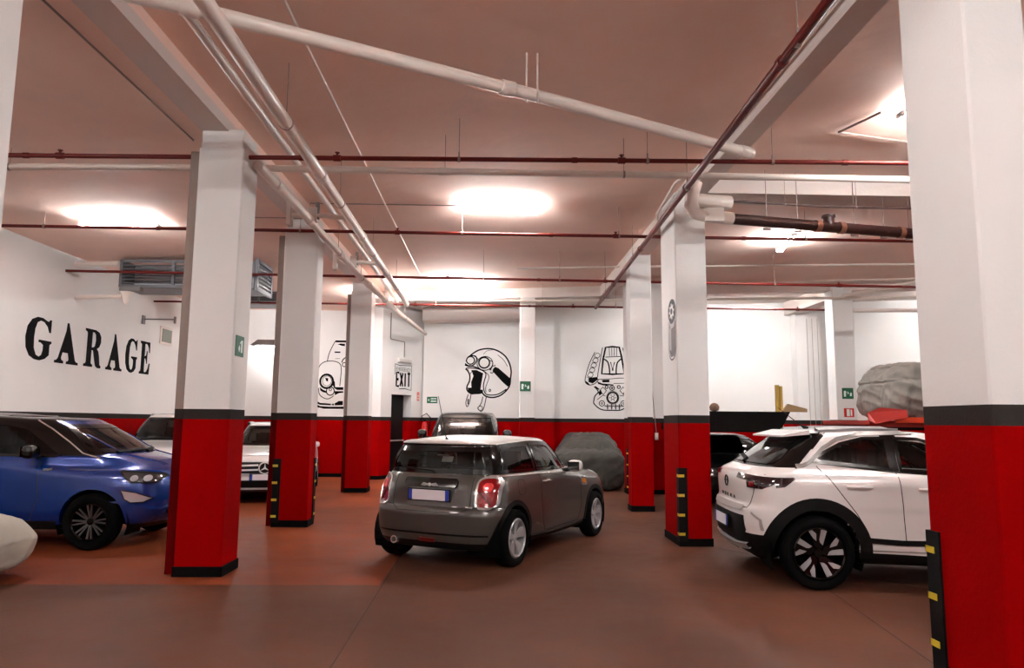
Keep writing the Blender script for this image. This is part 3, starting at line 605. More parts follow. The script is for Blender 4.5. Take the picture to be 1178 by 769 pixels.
# painted notice above the door
nt = thing('wall_lettering', 'painted notice reading EMERGENCY EXIT in black above the dark door', 'lettering', dpt(1.05, 0, 2.75))
nw = Wall2D(dpt(1.05, 0, 2.78), dd, -dn)
def txt_lines(mb, s, x0, x1, y0, y1, w):
    SEG = {'E': [[(1, 1), (0, 1), (0, 0), (1, 0)], [(0, .5), (.8, .5)]], 'X': [[(0, 0), (1, 1)], [(0, 1), (1, 0)]], 'I': [[(.5, 0), (.5, 1)]], 'T': [[(0, 1), (1, 1)], [(.5, 0), (.5, 1)]],
           'M': [[(0, 0), (0, 1), (.5, .4), (1, 1), (1, 0)]], 'R': [[(0, 0), (0, 1), (.9, 1), (.9, .5), (0, .5), (1, 0)]], 'G': [[(1, .8), (1, 1), (0, 1), (0, 0), (1, 0), (1, .45), (.5, .45)]],
           'N': [[(0, 0), (0, 1), (1, 0), (1, 1)]], 'C': [[(1, 1), (0, 1), (0, 0), (1, 0)]], 'Y': [[(0, 1), (.5, .5), (1, 1)], [(.5, .5), (.5, 0)]],
           'O': [[(0, 0), (1, 0), (1, 1), (0, 1), (0, 0)]], 'K': [[(0, 0), (0, 1)], [(1, 1), (0, .5), (1, 0)]], 'A': [[(0, 0), (.5, 1), (1, 0)], [(.25, .4), (.75, .4)]]}
    n = len(s); cw_ = (x1-x0)/n
    out = []
    for i, c in enumerate(s):
        for pl in SEG[c]: out.append([(x0+cw_*(i+.12+.72*a), y0+(y1-y0)*b) for a, b in pl])
    return out
q = MB()
for pl in txt_lines(None, 'EXIT', -.36, .38, -.22, .16, 0): nw.stroke(q, pl, .075, .003, smooth=False)
for pl in txt_lines(None, 'EMERGENCY', -.36, .38, .22, .31, 0): nw.stroke(q, pl, .014, .003, smooth=False)
obj('letters', q, M_ink, nt)
q = MB(); nw.stroke(q, [(-.42, .1), (-.42, .40), (-.2, .37), (.42, .40), (.42, -.32), (.1, -.28), (-.2, -.3)], .022, .003, smooth=False); obj('border', q, M_ink, nt)
el = thing('emergency_lamp', 'small white emergency lamp above the painted exit notice', 'lamp', dpt(1.05, -.05, 3.3)); obj('body', MB().frame_box(dpt(.72, -.07, 3.24), dd*.66, dn*.07, (0, 0, .14)), M_fix, el)
obj('diffuser', MB().frame_box(dpt(.75, -.09, 3.25), dd*.6, dn*.02, (0, 0, .08)), mat('lamp_cover', (200, 196, 190), .4), el)
pipe('conduit', 'thin conduit dropping down the door wall to the emergency lamp', [dpt(.35, -.02, 4.6), dpt(.35, -.02, 3.9), dpt(.36, -.02, 3.86), dpt(1.05, -.02, 3.84), dpt(1.05, -.02, 3.4)], .012, M_rod)
# extinguisher
xe, ye = -1.98, FX(-1.98)-.1
ft = thing('fire_extinguisher', 'red fire extinguisher with black hose on the far wall beside the door corner', 'fire extinguisher', (xe, ye, 1.0))
obj('cylinder', MB().lathe([(.02, 0), (.08, .01), (.085, .05), (.085, .45), (.06, .53), (.025, .56)], (0, 0, 1), (xe, ye, 1.0)), M_sred, ft, smooth=True)
obj('valve', MB().box(xe-.03, xe+.03, ye-.03, ye+.03, 1.56, 1.62), M_blk, ft)
obj('hose', MB().tube([(xe, ye, 1.6), (xe-.1, ye, 1.72), (xe+.05, ye, 1.8), (xe+.17, ye, 1.68), (xe+.14, ye, 1.3)], .014, 8), M_blk, ft, smooth=True)
# hairline joints in the resin floor

# ------------------------------------------------------------------ cars: shared builder
import numpy as np
def pchip_rows(P, k):
    """P (n, ..., d) -> monotone cubic through the rows, k steps between"""
    n = P.shape[0]; d = np.diff(P, axis=0); m_ = np.zeros_like(P)
    a, b = d[:-1], d[1:]; same = (a*b) > 0
    with np.errstate(divide='ignore', invalid='ignore'):
        h = np.where(same, 2*a*b/(a+b), 0)
    m_[1:-1] = h; m_[0] = d[0]; m_[-1] = d[-1]
    out = []
    for i in range(n-1):
        for j in range(k):
            t = j/k; t2, t3 = t*t, t**3
            out.append((2*t3-3*t2+1)*P[i]+(t3-2*t2+t)*m_[i]+(-2*t3+3*t2)*P[i+1]+(t3-t2)*m_[i+1])
    out.append(P[-1]); return np.array(out)
EY = [0, .42, .74, .93, 1.0]; EX = [0, .035, .17, .47, 1.0]; NS = 5
def level(zr, zm, zf, xr, xf, wr, wm, wf, dr=.3, df=.4, zcf=0, zcr=0, xs=None):
    """one closed half ring of the body: rear centre, rear corner, side, front corner, front centre"""
    pts = []
    for a, b in zip(EX, EY): pts.append((xr+dr*a, wr*b, zr+zcr*(1-b*b)))
    xa, xb = xr+dr, xf-df
    for i in range(1, NS+1):
        t = i/(NS+1); q = 4*t*(1-t); l_ = 1-abs(2*t-1)
        w = (wr*(1-t)+wf*t)*(1-q) + wm*q; z = (zr*(1-2*t)+zm*2*t) if t < .5 else (zm*(2-2*t)+zf*(2*t-1))
        x = xa+(xb-xa)*t if xs is None else xs[i-1]
        pts.append((x, w, z))
    for a, b in list(zip(EX, EY))[::-1]: pts.append((xf-df*a, wf*b, zf+zcf*(1-b*b)))
    return pts
def in_poly(x, z, poly):
    c = False; n = len(poly); j = n-1
    for i in range(n):
        xi, zi = poly[i]; xj, zj = poly[j]
        if (zi > z) != (zj > z) and x < (xj-xi)*(z-zi)/(zj-zi)+xi: c = not c
        j = i
    return c
def inset(poly, d):
    n = len(poly); out = []; A = sum(poly[i][0]*poly[(i+1) % n][1]-poly[(i+1) % n][0]*poly[i][1] for i in range(n)); s = 1 if A > 0 else -1
    for i in range(n):
        p, q, r_ = Vector(poly[i-1]), Vector(poly[i]), Vector(poly[(i+1) % n])
        a = (q-p).normalized(); b = (r_-q).normalized(); na = Vector((-a.y, a.x))*s; nb = Vector((-b.y, b.x))*s
        mth = (na+nb); L2 = max(mth.length, .4); mth = mth/L2*1.0; k = d/max(.45, mth.dot(na)); out.append(tuple(q+mth*k))
    return out
def rpoly(x0, x1, z0, z1, r, n=4):
    out = []
    for cx, cz, a0 in ((x1-r, z1-r, 0), (x0+r, z1-r, 90), (x0+r, z0+r, 180), (x1-r, z0+r, 270)):
        for k in range(n+1): a = R(a0+90*k/n); out.append((cx+r*math.cos(a), cz+r*math.sin(a)))
    return out

M_glass = bpy.data.materials.new('car_glass'); M_glass.use_nodes = True
def _glass(M, tint):
    N = M.node_tree.nodes; L = M.node_tree.links; N.remove(N['Principled BSDF'])
    o = N['Material Output']; t = N.new('ShaderNodeBsdfTransparent'); t.inputs[0].default_value = (*tint, 1)
    g = N.new('ShaderNodeBsdfGlossy'); g.inputs['Roughness'].default_value = .03; g.inputs['Color'].default_value = (.9, .9, .9, 1)
    f = N.new('ShaderNodeFresnel'); f.inputs['IOR'].default_value = 1.42; m_ = N.new('ShaderNodeMixShader')
    L.new(f.outputs[0], m_.inputs[0]); L.new(t.outputs[0], m_.inputs[1]); L.new(g.outputs[0], m_.inputs[2]); L.new(m_.outputs[0], o.inputs[0])
_glass(M_glass, (.52, .56, .54))
M_tint = bpy.data.materials.new('tinted_car_glass'); M_tint.use_nodes = True; _glass(M_tint, (.10, .11, .11))
M_tyre = mat('tyre_rubber', (5, 5, 5), .9, spec=.1, bump=.1, bscale=90)
M_clad = mat('black_plastic_cladding', (8, 7, 7), .6, spec=.2)
M_gloss = mat('gloss_black', (4, 4, 4), .15, spec=.6)
M_int = mat('dark_interior', (12, 11, 11), .8)
M_seat = mat('seat_cloth', (20, 18, 18), .9)
M_chrome = mat('chrome', (225, 222, 220), .16, .75)
M_badge = mat('pale_badge_metal', (205, 202, 200), .35, .2)
M_mglass = mat('mirror_silvering', (96, 92, 92), .05, 1)
M_silver = mat('silver_alloy', (178, 176, 176), .32, .35)
M_rlamp = mat('red_lamp_lens', (132, 3, 9), .12, coat=1)
M_lampd = mat('clear_lamp_dark', (70, 70, 74), .08, .5, coat=1)
M_lampc = mat('clear_lamp_bright', (215, 215, 218), .08, .35, coat=1)
M_plate = mat('plate_white', (226, 222, 226), .4); M_blue = mat('plate_blue', (30, 60, 160), .4)
M_seam = mat('panel_gap', (16, 15, 15), .7)
M_cavity = mat('underbody_black', (3, 3, 3), .9, spec=.1)

class Car:
    def __init__(s, name, label, cat, loc, rz, levels, paint, kv=7, ku=9, classify=None, holes_side=(), holes_rear=(), holes_front=(), wheels=(), Rt=.31, arch=.36, group=None, z0=0.0):
        s.t = thing(name, label, cat, (loc[0], loc[1], z0), rz, group); s.wheels = wheels; s.Rt = Rt; s.arch = arch
        A = np.array([[list(p) for p in l] for l in levels], float)     # level, station, xyz
        G = pchip_rows(A, kv); G = np.swapaxes(pchip_rows(np.swapaxes(G, 0, 1), ku), 0, 1)
        s.nv, s.nu = G.shape[:2]; s.kv, s.ku = kv, ku
        full = np.concatenate([G, (G*np.array([1, -1, 1]))[:, ::-1][:, 1:-1]], axis=1); nU = full.shape[1]
        V = full.reshape(-1, 3); F = []; uv = []
        for i in range(s.nv-1):
            for j in range(nU):
                j2 = (j+1) % nU; F.append((i*nU+j, i*nU+j2, (i+1)*nU+j2, (i+1)*nU+j)); uv.append(((i+.5)/kv, (min(j, 2*s.nu-2-j) if j >= s.nu else j)/ku))
        s.V = [Vector(p) for p in V]
        me = bpy.data.meshes.new('tmp'); me.from_pydata([tuple(p) for p in V], [], F); me.update()
        flip = 0
        c = me.polygons[len(F)//2]; 
        bm = bmesh.new(); bm.from_mesh(me); bmesh.ops.recalc_face_normals(bm, faces=bm.faces); bm.to_mesh(me); bm.free()
        F = [tuple(p.vertices) for p in me.polygons]
        vn = [v.normal.copy() for v in me.vertices]
        s.bvh = BVHTree.FromPolygons(s.V, F)
        groups = {}
        for f, (v_, u_) in zip(F, uv):
            c = sum((s.V[i] for i in f), Vector())/4; e = (s.V[f[1]]-s.V[f[0]]).cross(s.V[f[3]]-s.V[f[0]]);
            if e.length < 1e-12: e = (s.V[f[2]]-s.V[f[1]]).cross(s.V[f[3]]-s.V[f[2]])
            n = e.normalized()
            if any(abs(c.y) > .35 and (c.x-wx)**2+(c.z-Rt)**2 < arch**2 for wx in wheels): continue
            if abs(n.y) > .5 and any(in_poly(c.x, c.z, h) for h in holes_side): continue
            if n.x < -.15 and abs(n.y) < .75 and any(in_poly(abs(c.y), c.z, h) for h in holes_rear): continue
            if n.x > .15 and abs(n.y) < .75 and any(in_poly(abs(c.y), c.z, h) for h in holes_front): continue
            r_ = classify(c.x, c.y, c.z, v_, u_, n) if classify else ('body', paint)
            nm, mt = (r_ if isinstance(r_, tuple) else (r_, paint)); side = 0
            if nm in ('door', 'rear_door', 'pillar'): side = 1 if c.y > 0 else -1
            groups.setdefault((nm, mt.name, side), []).append(f)
        for (nm, mt, side), fs in groups.items():
            used = sorted({i for f in fs for i in f}); mp = {a: b for b, a in enumerate(used)}
            m2 = bpy.data.meshes.new(nm); m2.from_pydata([tuple(s.V[i]) for i in used], [], [tuple(mp[i] for i in f) for f in fs]); m2.update()
            m2.materials.append(bpy.data.materials[mt]); m2.polygons.foreach_set('use_smooth', [True]*len(m2.polygons))
            m2.normals_split_custom_set_from_vertices([tuple(vn[i]) for i in used])
            o = bpy.data.objects.new('door' if nm == 'rear_door' else nm, m2); COL.objects.link(o); o.parent = s.t; WLOC[o.name] = WLOC[s.t.name]
        bpy.data.meshes.remove(me)
    # rays onto the body: 'S' side view (x,z), 'R' rear (y,z), 'F' front (y,z), 'T' top (x,y)
    def hit(s, view, a, b, sd=1):
        if view == 'S': o, d = Vector((a, sd*3, b)), Vector((0, -sd, 0))
        elif view == 'R': o, d = Vector((-4, a, b)), Vector((1, 0, 0))
        elif view == 'F': o, d = Vector((9, a, b)), Vector((-1, 0, 0))
        else: o, d = Vector((a, b, 4)), Vector((0, 0, -1))
        p, n, i, dist = s.bvh.ray_cast(o, d)
        if p is None:
            p, n, i, dist = s.bvh.find_nearest(o+d*3 if view != 'T' else o+d*2.5)
            if p is None: return None, None
        if n.dot(d) > 0: n = -n
        return p, n
    def P(s, view, a, b, sd, off):
        p, n = s.hit(view, a, b, sd); return p + n*off
    def panel(s, name, view, poly, M, sd=1, off=.004, depth=.012, parent=None, step=.05, rows=6, smooth=True):
        """solid patch following the body inside an outline (x-monotone)"""
        xs = sorted({round(p[0], 4) for p in poly}); x0, x1 = xs[0], xs[-1]; n = max(2, int((x1-x0)/step))
        cand = sorted(set(xs) | {x0+(x1-x0)*k/n for k in range(n+1)}); xx = [cand[0]]
        for c in cand[1:]:
            if c-xx[-1] > .004 or c == cand[-1]: xx.append(c)
        cols = []
        for x in xx:
            e = min(max(x, x0+1e-4), x1-1e-4); zs = []
            for i in range(len(poly)):
                (xa, za), (xb, zb) = poly[i], poly[(i+1) % len(poly)]
                if (xa <= e < xb) or (xb <= e < xa): zs.append(za+(zb-za)*(e-xa)/(xb-xa))
            if len(zs) < 2: continue
            cols.append((x, min(zs), max(zs)))
        mb = MB(); top = []; bot = []
        for x, a, b in cols:
            for r_ in range(rows+1):
                z = a+(b-a)*r_/rows; p, nn = s.hit(view, x, z, sd); top.append(p+nn*off); bot.append(p-nn*depth)
        nc, nr = len(cols), rows+1; f = []
        for i in range(nc-1):
            for j in range(rows): f.append((i*nr+j, (i+1)*nr+j, (i+1)*nr+j+1, i*nr+j+1))
        b0 = nc*nr; ring = [i*nr for i in range(nc)]+[(nc-1)*nr+j for j in range(1, nr)]+[i*nr+rows for i in range(nc-2, -1, -1)]+[j for j in range(rows-1, 0, -1)]
        mb.add(top, f)
        k = len(ring); mb.add([top[i] for i in ring]+[bot[i] for i in ring], [(i, (i+1) % k, k+(i+1) % k, k+i) for i in range(k)])
        return obj(name, mb, M, parent or s.t, smooth=smooth, local=True, angle=35)
    def line(s, mb, view, pts, w, sd=1, off=.003, h=.0, closed=False, step=.035):
        """ribbon (h=0) or raised strip (h>0) following the body along a path"""
        P_ = [Vector(p) for p in pts]; 
        if closed: P_.append(P_[0].copy())
        Q = [P_[0]]
        for a, b in zip(P_, P_[1:]):
            m_ = max(1, int((b-a).length/step)); Q += [a.lerp(b, k/m_) for k in range(1, m_+1)]
        n = len(Q); L_, R_ = [], []
        for i, p in enumerate(Q):
            a, b = (Q[i-1] if i else (Q[-2] if closed else Q[0])), (Q[i+1] if i < n-1 else (Q[1] if closed else Q[-1]))
            t_ = (b-a).normalized(); nn = Vector((-t_.y, t_.x))*w/2; L_.append(p+nn); R_.append(p-nn)
        v = []
        for q in (L_, R_):
            for p in q: v.append(s.P(view, p.x, p.y, sd, off+h))
        for q in (L_, R_):
            for p in q: v.append(s.P(view, p.x, p.y, sd, -.006))
        f = [(i, i+1, n+i+1, n+i) for i in range(n-1)]+[(i, i+1, 2*n+i+1, 2*n+i) for i in range(n-1)]+[(n+i, n+i+1, 3*n+i+1, 3*n+i) for i in range(n-1)]
        mb.add(v, f); return mb
    def strip(s, name, view, pts, w, M, sd=1, off=.002, h=.003, closed=False, parent=None, both=False):
        mb = MB(); s.line(mb, view, pts, w, sd, off, h, closed)
        if both: s.strip(name, view, [(-a, b) if view in 'RF' else (a, -b) for a, b in pts], w, M, sd, off, h, closed, parent)
        return obj(name, mb, M, parent or s.t, smooth=True, local=True, angle=35)
    def window(s, view, poly, M=None, sd=1, frame=.03, name='window'):
        g_ = s.panel(name, view, poly, M or M_glass, sd, .003, .003)
        s.strip('window_frame', view, inset(poly, frame/2-.004), frame, M_gloss, sd, .004, .004, True, parent=g_)
        return g_
    def arches(s, wide=.06, rin=None, zmin=.2, M=None, h=.012, name='wheel_arch_trim'):
        M = M or M_clad; rin = rin or s.arch-.015
        for wx in s.wheels:
            for sd in (1, -1):
                a0 = math.asin(min(.99, (s.Rt-zmin)/(rin+wide/2)));
                pts = [(wx+(rin+wide/2)*math.cos(a), s.Rt+(rin+wide/2)*math.sin(a)) for a in [(-a0+(math.pi+2*a0)*k/26) for k in range(27)]]
                mb = MB(); s.line(mb, 'S', pts, wide, sd, 0, h)
                # inner lip
                v = []; n = 27
                for (x, z) in [(wx+rin*math.cos(a), s.Rt+rin*math.sin(a)) for a in [(-a0+(math.pi+2*a0)*k/26) for k in range(27)]]:
                    p = s.P('S', x, z, sd, h); v.append(p); v.append(Vector((p.x, p.y-sd*.09, p.z)))
                mb.add(v, [(2*i, 2*i+1, 2*i+3, 2*i+2) for i in range(n-1)])
                obj(name, mb, M, s.t, smooth=True, local=True, angle=35)
    def wells(s, half, ztop=.3):
        for wx in s.wheels:
            for sd in (1, -1):
                mb = MB(); n = 18; v = []; ra = s.arch+.03
                for k in range(n+1):
                    a = -.4+(math.pi+.8)*k/n; x, z = wx+ra*math.cos(a), s.Rt+ra*math.sin(a)
                    v += [(x, sd*(half-.03), z), (x, sd*(half-.42), z)]
                mb.add(v, [(2*i, 2*i+1, 2*i+3, 2*i+2) for i in range(n)])
                v = [(wx, sd*(half-.42), s.Rt)]+[v[2*i+1] for i in range(n+1)]; mb.add(v, [(0, i, i+1) for i in range(1, n+1)])
                obj('wheel_well', mb, M_cavity, s.t, local=True)
    def wheel(s, track, Wt=.2, rim=.2, style='five', steer=0):
        first = True
        for wx in s.wheels:
            for sd in (1, -1):
                e = bpy.data.objects.new('wheel', None); COL.objects.link(e); e.parent = s.t; e.empty_display_size = .1
                e.location = (wx, sd*track/2, s.Rt); e.rotation_euler = (0, 0, 0 if sd < 0 else math.pi); WLOC[e.name] = Matrix.Identity(4)
                if wx > 1 and steer: e.rotation_euler.z += steer
                if first:
                    parts = s._wheel_parts(Wt, rim, style); first = False
                    for p in parts: p.parent = e
                else:
                    for p in parts: c = p.copy(); COL.objects.link(c); c.parent = e
    def _wheel_parts(s, Wt, rim, style):
        # outer face looks toward -y
        r = s.Rt; h = Wt/2; prof = [(rim+.005, -h*.75), (rim+.02, -h*.95), (r-.05, -h), (r-.015, -h*.88), (r, -h*.6), (r, h*.6), (r-.015, h*.88), (r-.05, h), (rim+.005, h*.75)]
        ty = MB().lathe(prof, (0, 1, 0), (0, 0, 0), 48); ty.f = ty.f[:-2]; T_ = obj('tyre', ty, M_tyre, None, smooth=True, local=True, angle=60)
        b = MB(); dk = M_gloss if style in ('two_tone', 'dark') else M_silver
        n = 40
        def ring(r0_, y0, r1_, y1):
            v = [(r0_*math.cos(2*math.pi*k/n), y0, r0_*math.sin(2*math.pi*k/n)) for k in range(n)]+[(r1_*math.cos(2*math.pi*k/n), y1, r1_*math.sin(2*math.pi*k/n)) for k in range(n)]
            b.add(v, [(k, (k+1) % n, n+(k+1) % n, n+k) for k in range(n)])
        ring(rim+.012, -h*.8, rim-.006, -h*.95); ring(rim-.006, -h*.95, rim-.018, -h*.8); ring(rim-.018, -h*.8, rim-.035, h*.6)
        rimo = obj('rim', b, dk, None, smooth=True, local=True, angle=40)
        disc = obj('brake_disc', MB().lathe([(.05, .0), (rim*.72, .0), (rim*.72, .02), (.05, .02)], (0, 1, 0), (0, 0, 0), 32).lathe([(rim-.03, .03), (.02, .03)], (0, 1, 0), (0, 0, 0), 32), M_cavity, None, local=True)
        sp = []; yo = -h*.82
        def blade(a, poly, M, y0=None, th=.03):
            m_ = MB(); y0 = yo if y0 is None else y0
            ca, sa = math.cos(a), math.sin(a); f = [(u*ca-w*sa, u*sa+w*ca) for u, w in poly]; k = len(f)
            dish = lambda x, z: y0+.035*(1-min(1, math.hypot(x, z)/rim))
            m_.add([(x, dish(x, z), z) for x, z in f]+[(x, dish(x, z)+th, z) for x, z in f], [tuple(range(k)), tuple(range(2*k-1, k-1, -1))]+[(i, (i+1) % k, k+(i+1) % k, k+i) for i in range(k)])
            sp.append(obj('spoke', m_, M, None, local=True))
        R1 = rim-.012
        if style == 'five':
            for q in range(5):
                a = 2*math.pi*q/5+.3; blade(a, [(.03, -.022), (.08, -.03), (R1*.75, -.05), (R1, -.06), (R1, .06), (R1*.75, .05), (.08, .03), (.03, .022)], M_silver)
        elif style == 'two_tone':
            for q in range(5):
                a = 2*math.pi*q/5+.35
                blade(a, [(.03, -.025), (.07, -.05), (R1*.98, -.085), (R1, -.03), (R1, .05), (R1*.9, .07), (.06, .03)], M_gloss, yo+.006)
                blade(a, [(.075, -.045), (R1*.93, -.088), (R1*.985, -.035), (R1*.55, -.015), (.10, -.02)], M_silver, yo, .01)
                blade(a, [(R1*.5, .015), (R1*.8, .015), (R1*.97, .06), (R1*.9, .085), (R1*.62, .045)], M_silver, yo, .01)
        else:
            for q in range(8):
                a = 2*math.pi*q/8; blade(a, [(.03, -.012), (R1, -.026), (R1, -.006), (.04, .004)], M_dkal, yo, .02); blade(a, [(.04, .0), (R1, .03), (R1, .048), (.035, .016)], M_dkal, yo, .02)
        hub = obj('hub_cap', MB().lathe([(.045, 0), (.04, -.012), (.0, -.014)], (0, 1, 0), (0, yo+.035, 0), 20), M_gloss if style != 'five' else M_silver, None, smooth=True, local=True)
        return [T_, rimo, disc, hub]+sp
    def interior(s, x0, x1, half, zfloor=.35, zseat=.62, rows=(.55, 1.35), dash=None, zh=1.22, steer=True, lhd=1):
        obj('cabin_floor', MB().box(x0, x1, -half, half, zfloor-.02, zfloor), M_int, s.t, local=True)
        for k, x in enumerate(rows):
            for y in (-half*.5, half*.5):
                w = .25; m_ = MB().box(x-.25, x+.25, y-w, y+w, zfloor, zseat, .05)
                v0 = [(x-.28, y-w+.02, zseat-.08), (x-.12, y-w+.02, zseat-.08), (x-.26, y-w+.05, zh-.2), (x-.36, y-w+.05, zh-.2)]; v1 = [(a, 2*y-b, c) for a, b, c in v0]
                m_.add(v0+v1, [(0, 1, 2, 3), (7, 6, 5, 4), (0, 4, 5, 1), (1, 5, 6, 2), (2, 6, 7, 3), (3, 7, 4, 0)])
                m_.box(x-.37, x-.28, y-.12, y+.12, zh-.2, zh-.02, .02)
                obj('seat', m_, M_seat, s.t, local=True)
        if dash: obj('dashboard', MB().box(dash, dash+.45, -half, half, zfloor+.2, dash and zh-.32, .04), M_int, s.t, local=True)
        if dash and steer:
            c = Vector((dash-.12, half*.5*lhd, zh-.32)); m_ = MB(); pts = [(c.x-.06*math.sin(a), c.y+.18*math.cos(a), c.z+.17*math.sin(a)) for a in [2*math.pi*k/20 for k in range(21)]]
            m_.tube(pts, .014, 8, cap=False).cyl((c.x, c.y, c.z), (dash+.05, c.y, c.z-.05), .03).box(c.x-.02, c.x+.02, c.y-.16, c.y+.16, c.z-.02, c.z+.02); obj('steering_wheel', m_, M_int, s.t, smooth=True, local=True)
    def plate(s, view, yc, zc, w=.52, h=.11, off=.02, blue=True, tilt=0):
        p, n = s.hit(view, yc, zc); x = p.x; sg = -1 if view == 'R' else 1
        a = MB().box(*sorted((x+sg*(off-.012), x+sg*off)), yc-w/2, yc+w/2, zc-h/2, zc+h/2)
        o = obj('licence_plate', a, M_plate, s.t, local=True); o['label'] = 'blank white licence plate with blue ends'
        f = MB().box(*sorted((x+sg*(off-.02), x+sg*(off-.004))), yc-w/2-.012, yc+w/2+.012, zc-h/2-.012, zc+h/2+.012); obj('plate_frame', f, M_clad, o, local=True)
        for e in (-1, 1):
            b_ = MB().box(*sorted((x+sg*(off-.006), x+sg*(off+.0015))), *sorted((yc+e*(w/2-.045), yc+e*w/2)), zc-h/2, zc+h/2); obj('blue_band', b_, M_blue, o, local=True)
        return o
    def mirror(s, x, z, y, M, sd, size=(.13, .2, .14), glassM=None, face=-1):
        m_ = bpy.data.meshes.new('mirror'); e = MB(); n1, n2 = 10, 16; sx, sy, sz = size
        v = []
        for i in range(n1+1):
            ph = math.pi*i/n1
            for j in range(n2):
                th = 2*math.pi*j/n2; c = lambda t_: math.copysign(abs(t_)**.7, t_)
                v.append((x+sx/2*c(math.cos(ph)), sd*(y+sy/2)+sy/2*c(math.sin(ph))*c(math.cos(th)), z+sz/2*c(math.sin(ph))*c(math.sin(th))))
        e.add(v, [(i*n2+j, i*n2+(j+1) % n2, (i+1)*n2+(j+1) % n2, (i+1)*n2+j) for i in range(n1) for j in range(n2)])
        o = obj('wing_mirror', e, M, s.t, smooth=True, local=True, angle=80)
        a = MB().tube([(x, sd*(y-.09), z-sz*.45), (x, sd*(y+.03), z-sz*.3)], .025, 8); obj('mirror_arm', a, M_clad, o, local=True)
        g_ = MB(); g_.box(*sorted((x+face*(sx*.42), x+face*(sx*.505))), *sorted((sd*(y+.02), sd*(y+sy-.02))), z-sz*.36, z+sz*.36, .01); obj('mirror_glass', g_, M_mglass, o, local=True)
        return o
M_dkal = mat('dark_grey_alloy', (120, 116, 116), .3, .8)
def handle(c, x, z, sd, M, L_=.2):
    p, n = c.hit('S', x, z, sd); y = p.y
    pts = [(x-L_/2, y+sd*.0, z), (x-L_/2+.025, y+sd*.03, z), (x, y+sd*.038, z+.004), (x+L_/2-.025, y+sd*.03, z), (x+L_/2, y, z)]
    o = obj('door_handle', MB().tube(pts, [.012, .014, .015, .014, .012], 10), M, c.t, smooth=True, local=True); return o

def gen(xr, xf, hw, belt, hoodz, cowx, top, xrt, xft, hwt, rb=None, sill=.24, glassr=None, dr=.35, df=.5):
    """levels of a plain car; rb: x of the rear glass base"""
    rb = xr+.1 if rb is None else rb; m_ = (belt+sill)/2
    xs = lambda a, b: tuple(a+(b-a)*k/6 for k in range(1, 6))
    return [level(sill, sill, sill, xr+.4, xf-.4, .3, .3, .3),
        level(sill-.02, sill-.02, sill-.02, xr+.15, xf-.12, hw-.13, hw-.10, hw-.13, dr, df),
        level(sill+.08, sill+.04, sill+.06, xr+.04, xf-.03, hw-.06, hw-.03, hw-.06, dr, df),
        level(sill+.24, sill+.22, sill+.2, xr, xf, hw-.01, hw, hw-.01, dr, df),
        level(m_, m_, m_-.02, xr, xf, hw, hw, hw-.01, dr, df),
        level(belt-.16, belt-.16, hoodz-.14, xr+.02, xf-.03, hw-.01, hw-.005, hw-.02, dr, df+.05),
        level(belt-.06, belt-.06, hoodz-.05, xr+.03, xf-.10, hw-.03, hw-.02, hw-.06, dr, df+.05, zcf=.02),
        level(belt-.005, belt-.01, hoodz, xr+.06, xf-.22, hw-.06, hw-.05, hw-.12, dr, df+.1, zcf=.04),
        level(belt+.03, belt+.02, belt+.03, rb, cowx, hw-.10, hw-.085, hw-.15, .3, .38, zcf=.02, xs=xs(rb+.3, cowx-.38)),
        level(belt+.045, belt+.035, belt+.045, rb+.01, cowx-.06, hw-.11, hw-.095, hw-.16, .3, .38, zcf=.02, xs=xs(rb+.31, cowx-.44)),
        level((belt+top)/2, (belt+top)/2, (belt+top)/2, (rb+xrt)/2, (cowx+xft)/2+.02, (hw+hwt)/2-.03, (hw+hwt)/2-.02, (hw+hwt)/2-.08, .28, .34, xs=xs((rb+xrt)/2+.28, (cowx+xft)/2-.32)),
        level(top-.085, top-.05, top-.08, xrt, xft, hwt, hwt+.02, hwt-.03, .25, .28, xs=xs(xrt+.25, xft-.28)),
        level(top-.05, top-.02, top-.05, xrt+.01, xft-.06, hwt-.04, hwt-.02, hwt-.06, .25, .28, xs=xs(xrt+.26, xft-.34)),
        level(top-.03, top-.005, top-.03, xrt+.06, xft-.12, hwt-.12, hwt-.1, hwt-.13, .25, .28, xs=xs(xrt+.31, xft-.4)),
        level(top-.015, top, top-.02, xrt+.3, xft-.3, .25, .25, .25, .2, .2, xs=xs(xrt+.5, xft-.5)),
        level(top-.012, top+.002, top-.02, xrt+.5, xft-.5, 0, 0, 0, .1, .1, xs=xs(xrt+.6, xft-.6))]
from mathutils import noise as mnoise
